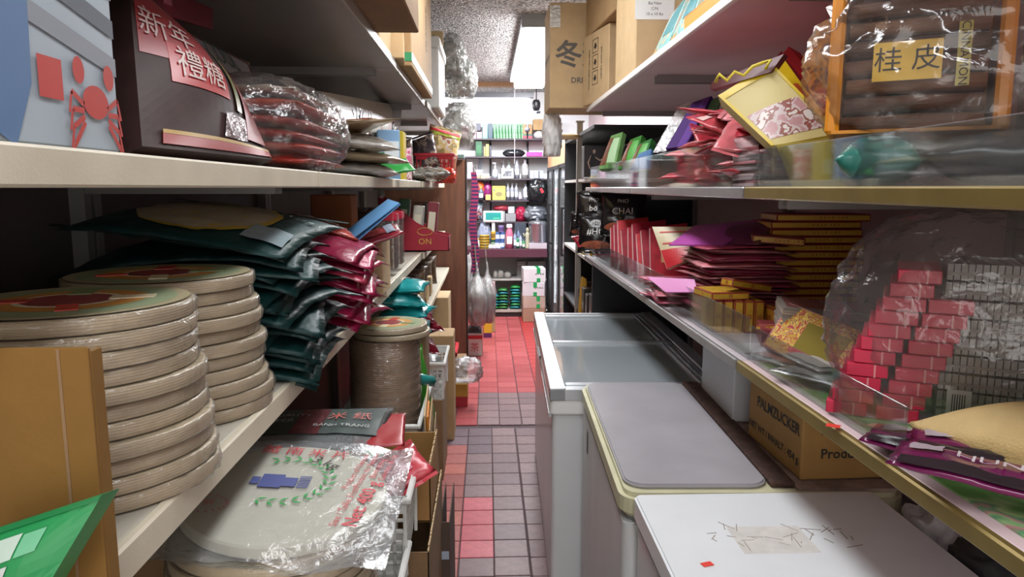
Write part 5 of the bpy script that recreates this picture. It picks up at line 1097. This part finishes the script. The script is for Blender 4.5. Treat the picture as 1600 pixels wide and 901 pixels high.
# ---- glass door fridges
def fridge(label, y0, y1):
    g = G('glass_door_fridge', label, 'fridge', (.99, (y0 + y1) / 2, 0)); L_ = (y1 - y0) / 2; W = mat('a9abb0', .4)
    boxes('body', [((.26, -L_, .0), (.29, L_, 2.05)), ((-.22, -L_, 0), (.29, -L_ + .03, 2.05)), ((-.22, L_ - .03, 0), (.29, L_, 2.05)), ((-.22, -L_, 1.9), (.29, L_, 2.05)), ((-.22, -L_, 0), (.29, L_, .12))], W, g)
    box('grille', (-.232, -L_, .02), (-.22, L_, .12), mat('707278', .5), g)
    for z in (.5, .9, 1.3, 1.65): box('wire_shelf', (-.15, -L_ + .03, z), (.25, L_ - .03, z + .012), mat('b0b4b8', .4), g)
    for s in (0, 1):
        a, b = -L_ + s * L_ + .004, s * L_ - .004
        hd = box('header_panel', (-.236, a, 1.84), (-.22, b, 2.05), mat('c89a74', .45), g, .002)
        d = boxes('door', [((-.245, a, .12), (-.215, a + .035, 1.84)), ((-.245, b - .035, .12), (-.215, b, 1.84)), ((-.245, a, .12), (-.215, b, .16)), ((-.245, a, 1.80), (-.215, b, 1.84))], mat('16171a', .35), g, .002)
        box('pane', (-.232, a + .035, .16), (-.226, b - .035, 1.80), film('d4dadd', .30, .30, .02, 3, .01), d)
        hy = a + .05 if s else b - .05
        boxes('handle', [((-.29, hy - .012, .95), (-.275, hy + .012, 1.42)), ((-.28, hy - .012, .95), (-.24, hy + .012, .975)), ((-.28, hy - .012, 1.395), (-.24, hy + .012, 1.42))], BLACK, d, .002)
    for s in (-1, 1): link('interior_light', tube([(-.17, s * L_ * .5, .2), (-.17, s * L_ * .5, 1.78)], .010, 6), emit('f4f8ff', 22), g)
    boxes('interior_panel', [((.245, -L_ + .031, .121), (.259, L_ - .031, 1.899))], mat('e4e6ea', .5), g)
    return g
fridge('nearer two door glass fridge past the dark cabinet', 6.16, 7.58)
fridge('farther two door glass fridge beside the taped white cartons', 7.60, 9.06)
# ================================================================ BACK WALL
YS = 9.06
bx_ = lambda px: (px - 762) * YS / 1120 + .0
BZ = [2.205, 1.985, 1.712, 1.444, 1.175]
g = G('wall_shelving', 'black bracketed wall shelves across the bright back wall', 'shelf', (.2, 9.2, 0))
for z in BZ[:4]: box('shelf', (-.75, -.14, z - .018), (.62, .14, z), mat('4a3f48', .5), g, .002)
box('shelf', (-.75, -.14, BZ[4] - .018), (.40, .14, BZ[4]), mat('4a3f48', .5), g, .002)
for px in (767, 826): box('upright', (bx_(px) - .2 - .012, .12, .9), (bx_(px) - .2 + .012, .148, 2.3), mat('1d1f2a', .4), g)
box('upright', (bx_(751) - .2 - .02, .10, .9), (bx_(751) - .2 + .02, .148, 2.2), mat('9aa3b4', .4), g)
for px in (767, 826):
    for z in BZ: link('bracket', prism([(-.13, 0), (.13, 0), (.13, -.09), (.10, -.03)], .012, 'x'), mat('1d1f2a', .4), g, (bx_(px) - .2 - .006, 0, z - .019))
def bbox(label, px0, px1, z, h, c, d=.14, cat='box', name='box', panel=None, group=None, yy=None):
    x0, x1 = bx_(px0), bx_(px1); g = G(name, label, cat, ((x0 + x1) / 2, (yy or YS + .09), z + .001), 0, group)
    box('body', (-(x1 - x0) / 2, -d/2, 0), ((x1 - x0) / 2, d/2, h), mat(c, .45), g, .003)
    if panel: box('printed_panel', (-(x1 - x0) * .36, -d/2 - .001, h * .2), ((x1 - x0) * .36, -d/2, h * .75), mat(panel, .5), g)
    return g
def bottle(label, px, z, h, r, c, capc='d8d8dc', group=None, pump=False, cat='bottle', yy=None, neck=.35):
    g = G('bottle', label, cat, (bx_(px), (yy or YS + .07), z + .001), 0, group)
    link('body', lathe([(0, 0), (r, 0), (r, h * .6), (r * .8, h * .72), (r * neck, h * .82), (r * neck, h * .88)], 16), mat(c, .25), g, smooth=True)
    link('cap', lathe([(r * neck * 1.3, h * .86), (r * neck * 1.3, h), (0, h)], 12), mat(capc, .4), g)
    box('label_band', (-r * .7, -r * 1.02, h * .2), (r * .7, -r * .9, h * .5), mat('e4e2e0', .5), g)
    if pump: boxes('pump', [((-.006, -.006, h), (.006, .006, h + .04)), ((-.035, -.008, h + .035), (.012, .008, h + .05))], mat(capc, .4), g)
    return g
z = BZ[0]
bbox('pink box at the left end of the topmost back shelf', 724, 734, z, .16, 'd8a8bc'); bbox('pale pink box under the dark item on the topmost back shelf', 736, 745, z, .09, 'e0b4c4'); bbox('rose box beside the cyan box on the topmost back shelf', 746, 754, z, .08, 'c88aa4', panel='e8ccd8')
bbox('dark slate box lying on the pink boxes on the topmost shelf', 737, 752, z + .092, .09, '3a3a4c'); bbox('cyan box on the topmost back shelf', 755, 762.5, z, .185, '6cc4cc', panel='bfe8e8'); bbox('dark teal box beside the cyan box', 763, 770.5, z, .18, '1e3c4c')
for i in range(10):
    x = bx_(773.5 + i * 4.7); g = G('green_packet', ['first', 'second', 'third', 'fourth', 'fifth', 'sixth', 'seventh', 'eighth', 'ninth', 'tenth'][i] + ' from left of the upright green packets on the topmost back shelf', 'packet', (x, YS + .06, z + .001), 0, 'green packets in a row')
    box('body', (-.017, -.05, 0), (.017, .05, .17), ramp_mat([(0, '1c5a34'), (.45, '2f8a44'), (.55, '8cc48c'), (.62, '2c7a6c')], 18, .3), g, .004); box('crimped_top', (-.017, -.003, .17), (.017, .003, .182), mat('2f8a44', .3), g)
for i, px in enumerate((819.5, 828)):
    g = G('orange_packet', ['orange topped packet nearest the green row', 'orange topped packet next to the cardboard box'][i], 'packet', (bx_(px), YS + .06, z + .001)); box('body', (-.026, -.05, 0), (.026, .05, .17), mat('34584c', .35), g, .004); box('orange_panel', (-.02, -.0515, .06), (.02, -.05, .165), mat('d8743c', .4), g); box('red_base', (-.026, -.0512, 0), (.026, -.05, .03), mat('a83048', .4), g)
box_a = G('plastic_bag', 'white wrapped bundle under the cardboard box on the topmost shelf', 'plastic bag', (bx_(844), YS + .06, z + .001)); link('film', blob(.17, .15, .10, .2, 301, 3), mat('b4b4b4', .4), box_a, smooth=True)
carton('small cardboard box at the right end of the topmost back shelf', (bx_(845), YS + .08, z + .103), (.20, .16, .13), 0, CARD, None)
z = BZ[1]
bbox('dark green box on the second back shelf', 744, 754, z, .185, '1f4a30', panel='2c6240'); bbox('khaki packet beside the yellow one on the second shelf', 756.5, 759.5, z, .12, '8a8460'); bbox('yellow packet on the second back shelf', 760, 764.5, z, .15, 'd0c45c'); bbox('dark narrow box against the upright on the second shelf', 765, 768.5, z, .13, '40404c')
g = G('plastic_bag', 'black plastic bundle lying on the second back shelf', 'plastic bag', (bx_(803), YS + .06, z + .001)); link('film', blob(.27, .16, .085, .18, 303, 4), mat('1f2026', .25), g, smooth=True)
bbox('bright pink flat box on the second back shelf', 823, 847, z, .055, 'd83c94'); bottle('clear bottle at the right end of the second back shelf', 852, z, .19, .03, 'a8acb8')
z = BZ[2]
bbox('pink standing box at the left of the third back shelf', 731, 739, z, .20, 'd8b8c8'); bbox('white patterned box on small boxes, third back shelf', 745, 754.5, z + .04, .07, 'b4b8c0', panel='8a8e98'); bbox('low cream box under the patterned box', 744, 751, z, .038, '9a8c7c'); bbox('low yellow box under the patterned box', 751.5, 757, z, .038, 'c8b888'); bbox('low tan box on the third back shelf', 758, 763, z, .035, 'a89484'); bbox('low grey box beside the upright, third back shelf', 763.5, 767.5, z, .03, '8c8484')
bottle('white pump bottle left of the framed photo', 774, z, .15, .036, 'b8bac8', 'a8a8b0', pump=True); bottle('white pump bottle behind the framed photo, left', 787, z, .18, .03, 'c4c6d0', '9a9aa4', pump=True, yy=YS + .14); bottle('white pump bottle behind the framed photo, middle', 795.5, z, .20, .038, 'b4c0bc', '8c9a98', pump=True, yy=YS + .14)
g = G('framed_photo', 'small white framed dark photo on the third back shelf', 'picture frame', (bx_(792.5), YS - .01, z + .001), (R(-6), 0, 0)); box('frame', (-.078, -.006, 0), (.078, .006, .13), mat('d8d8d8', .5), g, .003); box('photo', (-.055, -.0072, .025), (.055, -.006, .10), ramp_mat([(0, '34343c'), (.5, '5a5c68'), (.6, 'a8a8b0')], 20, .3), g); boxes('dark_border', [((-.078, -.0068, .125), (.078, -.006, .13)), ((-.078, -.0068, 0), (-.072, -.006, .13))], INK, g)
bottle('grey shampoo bottle right of the framed photo', 808, z, .24, .034, '8e90a0', '8a8c98', neck=.4); bottle('large grey oil bottle right of the shampoo bottle', 820.5, z, .24, .045, '9c9a9c', '9a98a0', neck=.3)
for i, px in enumerate((831, 838, 846)): bbox(['left', 'middle', 'right'][i] + ' pale grey box of the three on the third back shelf', px - 3.4, px + 3.4, z, .10, 'a8aebc', panel='c8ccd8', group='pale grey boxes in a row')
z = BZ[3]
g = G('cloth_bag', 'orange red and blue bag on the fourth back shelf', 'bag', (bx_(748), YS + .11, z + .001)); link('body', blob(.17, .12, .24, .2, 305, 4), ramp_mat([(0, 'b8382c'), (.46, 'd0602c'), (.54, '2c4a8c'), (.6, 'a83434')], 9, .5), g, smooth=True)
bottle('dark and white spray bottle in front of the orange bag', 752, z, .17, .034, '54606c', 'c8a04c', yy=YS - .03); g = G('cloth_bag', 'purple bag on the fourth back shelf', 'bag', (bx_(762), YS + .11, z + .001)); link('body', blob(.11, .12, .22, .15, 306, 3), mat('7c2060', .4, 0, .3, 20), g, smooth=True); bbox('small yellow box below the purple bag', 759, 767, z, .07, 'c0a868', .05, yy=YS - .03)
g = bbox('yellow carton with oval emblem on the fourth back shelf', 769.5, 790, z, .175, 'd0c060', .16); box('lid_stripe', (-.084, -.082, .15), (.084, .082, .157), mat('8c8444', .5), g); bm = bmesh.new(); bm.faces.new([bm.verts.new((.045 * math.cos(k * math.pi / 10), -.0815, .075 + .03 * math.sin(k * math.pi / 10))) for k in range(20)][::1]); link('oval_emblem', fin(bm), mat('8a8058', .5), g); patch(g, 'round_mark', .02, .02, (-.06, -.0812, .125), 'front', mat('5c6470', .5))
for i, px in enumerate((794, 800.5, 807)): bottle(['left', 'middle', 'right'][i] + ' grey bottle of the three beside the yellow carton', px, z, .21, .026, '9496a4', '84848c', 'grey bottles in a row')
bottle('small lilac bottle beside the white squeeze bottle', 813, z, .10, .024, 'c0aad0'); bottle('white squeeze bottle on the fourth back shelf', 821.5, z, .20, .034, 'b4bccc', '5a5a64')
g = G('plastic_bag', 'black plastic bag with red tag drooping over the fourth back shelf', 'plastic bag', (bx_(839), YS - .02, z - .03)); link('film', blob(.24, .18, .29, .2, 307, 4), mat('14161a', .22), g, smooth=True); patch(g, 'red_tag', .035, .06, (.05, -.10, .15), 'front', mat('c03440', .4), .5)
z = BZ[4]
g = G('cloth_bag', 'red cloth bundle on boxes, fifth back shelf', 'bag', (bx_(784), YS + .10, z + .135)); link('body', blob(.20, .12, .07, .25, 309, 3), mat('8c2434', .5), g, smooth=True)
bbox('grey box left under the red cloth bundle', 779, 789, z, .13, 'a4a0a4', .14); bbox('grey flat box in the middle of the fifth back shelf', 790, 806, z, .10, '8e8c90', .16); bbox('white small box on the grey flat box', 794, 804, z + .102, .085, 'b0b0ba', .12)
g = G('cloth_bag', 'crimson wrapped bundle on the fifth back shelf', 'bag', (bx_(814), YS + .06, z + .001)); link('body', blob(.14, .14, .18, .3, 311, 4), mat('94183c', .35), g, smooth=True)
g = G('plastic_bag', 'silver grey bag sagging at the right of the fifth back shelf', 'plastic bag', (bx_(837), YS + .05, z + .001)); link('film', blob(.30, .22, .20, .28, 312, 4), mat('6c7078', .25, .2, .3, 12), g, smooth=True)
bagthing('printed_bag', 'dark printed bag hanging left of the weighing scale display', 'bag', (bx_(747), YS + .04, z + .13), (R(85), 0, .2), (.12, .24, .06), ramp_mat([(0, '6a3038'), (.5, '8a8c94'), (.58, '35505c')], 14, .4), .006, 320)
# counter
g = G('counter', 'white counter with thick maroon front edge below the back shelves', 'counter', (.25, 8.98, 0))
box('top', (-.85, -.22, .80), (.48, .36, .855), mat('5c2c3c', .45), g, .004); box('edge_band', (-.85, -.235, .755), (.48, -.22, .857), mat('4f2434', .45), g, .003); box('back_board', (-.85, .33, 0), (.48, .345, .80), mat('b8b8b4', .6), g)
box('lower_shelf', (-.85, -.12, .455), (.48, .33, .475), mat('c4c4c0', .5), g); box('base_shelf', (-.85, -.15, .06), (.48, .33, .09), mat('b0a8a0', .5), g); box('kick_board', (-.85, -.13, 0), (.48, -.11, .06), mat('2a2224', .6), g); box('divider', (-.34, -.12, .09), (-.32, .33, .455), mat('b8b8b4', .6), g); box('side_board', (-.87, -.2, 0), (-.85, .33, .8), mat('b8b8b4', .6), g)
ZK = .856; YK = 8.86
kx = lambda px: (px - 762) * YK / 1120
g = G('weighing_scale', 'white weighing scale pole display with teal screen on the counter', 'scale', (kx(771), 8.88, ZK)); box('base', (-.09, -.08, 0), (.09, .08, .05), mat('c8ccd0', .4), g, .008); box('pole', (-.02, .02, .05), (.02, .05, .34), mat('cfd4d8', .4), g, .003); h = box('display_head', (-.125, .0, .32), (.12, .05, .46), mat('d4d8dc', .4), g, .01); box('teal_screen', (-.095, -.0015, .35), (.095, .0, .44), mat('1f8a86', .2), h); boxes('screen_digits', [((.0 + i * .016, -.0025, .365), (.012 + i * .016, -.0015, .378)) for i in range(5)], mat('5ad08c', .4), h)
for i in range(5):
    g = G('tea_tin', ['lowest', 'second', 'third', 'fourth', 'topmost'][i] + ' yellow round tin in the stack on the counter', 'tin', (kx(757), YK - .02, ZK + .001 + i * .034), 0, 'yellow round tins'); link('body', lathe([(0, 0), (.062, 0), (.064, .003), (.064, .026), (.06, .031), (0, .031)], 24), mat('b89428', .35), g, smooth=False); link('dark_band', lathe([(.0645, .008), (.065, .01), (.065, .018), (.0645, .02)], 24), mat('4a3c18', .4), g)
bag = G('plastic_bag', 'grey plastic bag lying on top of the yellow tins', 'plastic bag', (kx(757), YK + .12, ZK + .001)); link('film', blob(.17, .10, .30, .2, 313, 4), mat('8c94ac', .3), bag, smooth=True)
bottle('white small bottle left of the yellow tins', 747.5, ZK, .13, .024, 'c4c4b8', 'c8a840', yy=YK - .02)
def kcan(label, px, zz, r, h, c, c2, group=None): 
    g = G('can', label, 'can', (kx(px), YK - .03, zz + .001), 0, group); link('body', lathe([(0, 0), (r * .95, 0), (r, .005), (r, h - .006), (r * .94, h), (0, h)], 18), mat(c, .35), g, smooth=False); link('label_band', lathe([(r * 1.01, h * .2), (r * 1.015, h * .22), (r * 1.015, h * .7), (r * 1.01, h * .72)], 18), mat(c2, .4), g)
    return g
kcan('dark green jar on the counter', 770.5, ZK, .028, .11, '1f4a34', '8ca08c'); kcan('yellow can on the dark green jar', 771, ZK + .112, .032, .10, 'c09a3c', '7a5c24')
for i, (px, zz) in enumerate(((776.5, 0), (784.5, 0), (777, .102), (785, .102))): kcan(['lower left', 'lower right', 'upper left', 'upper right'][i] + ' blue and white jar in the block of four on the counter', px, ZK + zz, .03, .10, '3c5c94', 'c8d0dc', 'blue and white jars')
kcan('lilac jar on top of the blue jars', 783, ZK + .204, .034, .08, '7c6c9c', '4c3c6c')
bottle('tall pink and white bottle on the counter', 795, ZK, .30, .046, 'd06c88', 'e0dce4', yy=YK - .03, neck=.6)
for i, (px, h, r, c) in enumerate(((803.5, .22, .022, '8c98b4'), (807.5, .16, .022, '2c7a50'), (812, .19, .02, '9ca8bc'), (816.5, .12, .02, '3c8c5c'), (809, .26, .02, '7c88a8'))): bottle(['tall bluish bottle beside the pink one on the counter', 'short green bottle on the counter', 'clear bluish bottle between the green ones', 'small green bottle beside the statue on the counter', 'slim bluish bottle behind the green bottles'][i], px, ZK, h, r, c, '5a6070', yy=YK - .05 if i != 4 else YK + .03)
bbox('dark blue box behind the bottles on the counter', 804, 822, ZK, .30, '3c4450', .08, yy=YK + .22)
g = G('statue', 'pale standing statuette on the counter beside the steel pot', 'statue', (kx(824), YK - .02, ZK + .001)); link('figure', lathe([(0, 0), (.035, 0), (.035, .015), (.026, .03), (.03, .09), (.024, .14), (.03, .17), (.022, .19), (.012, .2), (.02, .215), (.02, .24), (.01, .255), (0, .257)], 16, .004, 2, 5), mat('a8a48c', .5), g, smooth=True); link('arm', tube([(-.02, -.01, .17), (-.045, -.02, .15), (-.05, -.03, .19)], .008, 7), mat('a8a48c', .5), g, smooth=True)
g = G('steel_pot', 'shiny steel stock pot at the right end of the counter', 'pot', (kx(840), YK + .02, ZK + .07)); link('body', lathe([(0, 0), (.11, 0), (.115, .01), (.115, .23), (.12, .235), (.118, .24), (.10, .24)], 28), mat('a8aab4', .2, .8), g, smooth=True); link('lid', lathe([(.118, .24), (.10, .262), (.02, .275), (.018, .295), (0, .30)], 28), mat('a0a4ac', .25, .8), g, smooth=True)
carton('flat white box under the steel pot', (kx(840), YK + .02, ZK), (.22, .24, .069), 0, mat('b4a8b0', .5), None, name='flat_box', cat='box', flap=False)
# under the counter
YU = 8.95; ux = lambda px: (px - 762) * YU / 1120
for i, (px, w_, h) in enumerate(((774, .07, .10), (782, .09, .11), (793, .10, .09))): 
    g = G('white_bundle', ['left', 'middle', 'right'][i] + ' small clear wrapped white bundle on the lower counter shelf', 'bundle', (ux(px), YU, .476), 0, 'small white bundles'); link('contents', blob(w_ * .9, .10, h * .9, .15, 330 + i, 3), mat('b8b8a8', .5), g, smooth=True); link('film', blob(w_, .12, h, .2, 334 + i, 3), HAZY, g, smooth=True)
for i, px in enumerate((815, 832, 846)): 
    g = G('paper_bundle', ['left', 'middle', 'right'][i] + ' grey stacked paper bundle at the back of the lower counter shelf', 'bundle', (ux(px), 9.12, .476), 0, 'grey paper bundles')
    for k in range(8): box('sheet_layer', (-.055, -.07, k * .025), (.055, .07, k * .025 + .022), mat(['a09a98', '8e8a88'][k % 2], .6), g)
for c, (px, n, col) in enumerate(((772, 5, '1f8a9a'), (786, 7, '3f8a44'), (805, 8, '2a9aa4'))):
    for i in range(n):
        cc = col if (i + c) % 3 else ('2f9a4c' if c != 1 else '1f8aa0')
        o = link('teal_bag', pouch(.125, .2, .036, .004, 340 + c * 10 + i, .05, 8, 8)[0], mat(cc, .3, 0, .15, 14), None, (ux(px), 8.95, .10 + i * .036), (0, 0, .1 * ((i % 3) - 1)), True); tag(o, 'food bag, ' + from_top(i, n) + [' in the short left pile under the counter', ' in the middle pile under the counter', ' in the tall right pile under the counter'][c], 'food bag', ['bags in the left pile under the counter', 'bags in the middle pile under the counter', 'bags in the right pile under the counter'][c])
g = bbox('pink standing box beside the bag piles under the counter', 768.5, 773, .09, .36, 'c0a4a4', .05, yy=8.80)
GT = mat('1f9a54', .35)
zz = 0
for i, (h, c, m) in enumerate(((.165, 'carton', mat('a0806a', .7, 0, .08, 10)), (.145, 'carton', mat('b5a094', .7, 0, .08, 10)), (.165, 'carton', mat('cfcad0', .6, 0, .05, 8)), (.165, 'carton', mat('d8d4d8', .6, 0, .05, 8)))):
    g = carton(['bottom brown carton of the green taped stack beside the fridge', 'second carton from the bottom of the green taped stack', 'white carton with green tape, second from the top of the stack', 'top white carton with green tape in the stack beside the fridge'][i], (ux(831) - .0, 8.62, zz), (.265, .30, h), R([0, 1, -2, 2][i]), m, None, [('易 碎 物 品', .022, 'front', .06, h * .6, INK, 0)] if i > 1 else [])
    if i: boxes('green_tape', [((-.004 + .03 * (i % 2), -.152, h - .06), (.04 + .03 * (i % 2), -.1505, h)), ((-.004 + .03 * (i % 2), -.15, h), (.04 + .03 * (i % 2), .15, h + .001)), ((-.004 + .03 * (i % 2), -.152, 0), (.04 + .03 * (i % 2), -.1505, .05))], GT, g)
    else: patch(g, 'white_label', .05, .09, (.04, -.1515, .08), 'front', WHITE)
    zz += h + .002
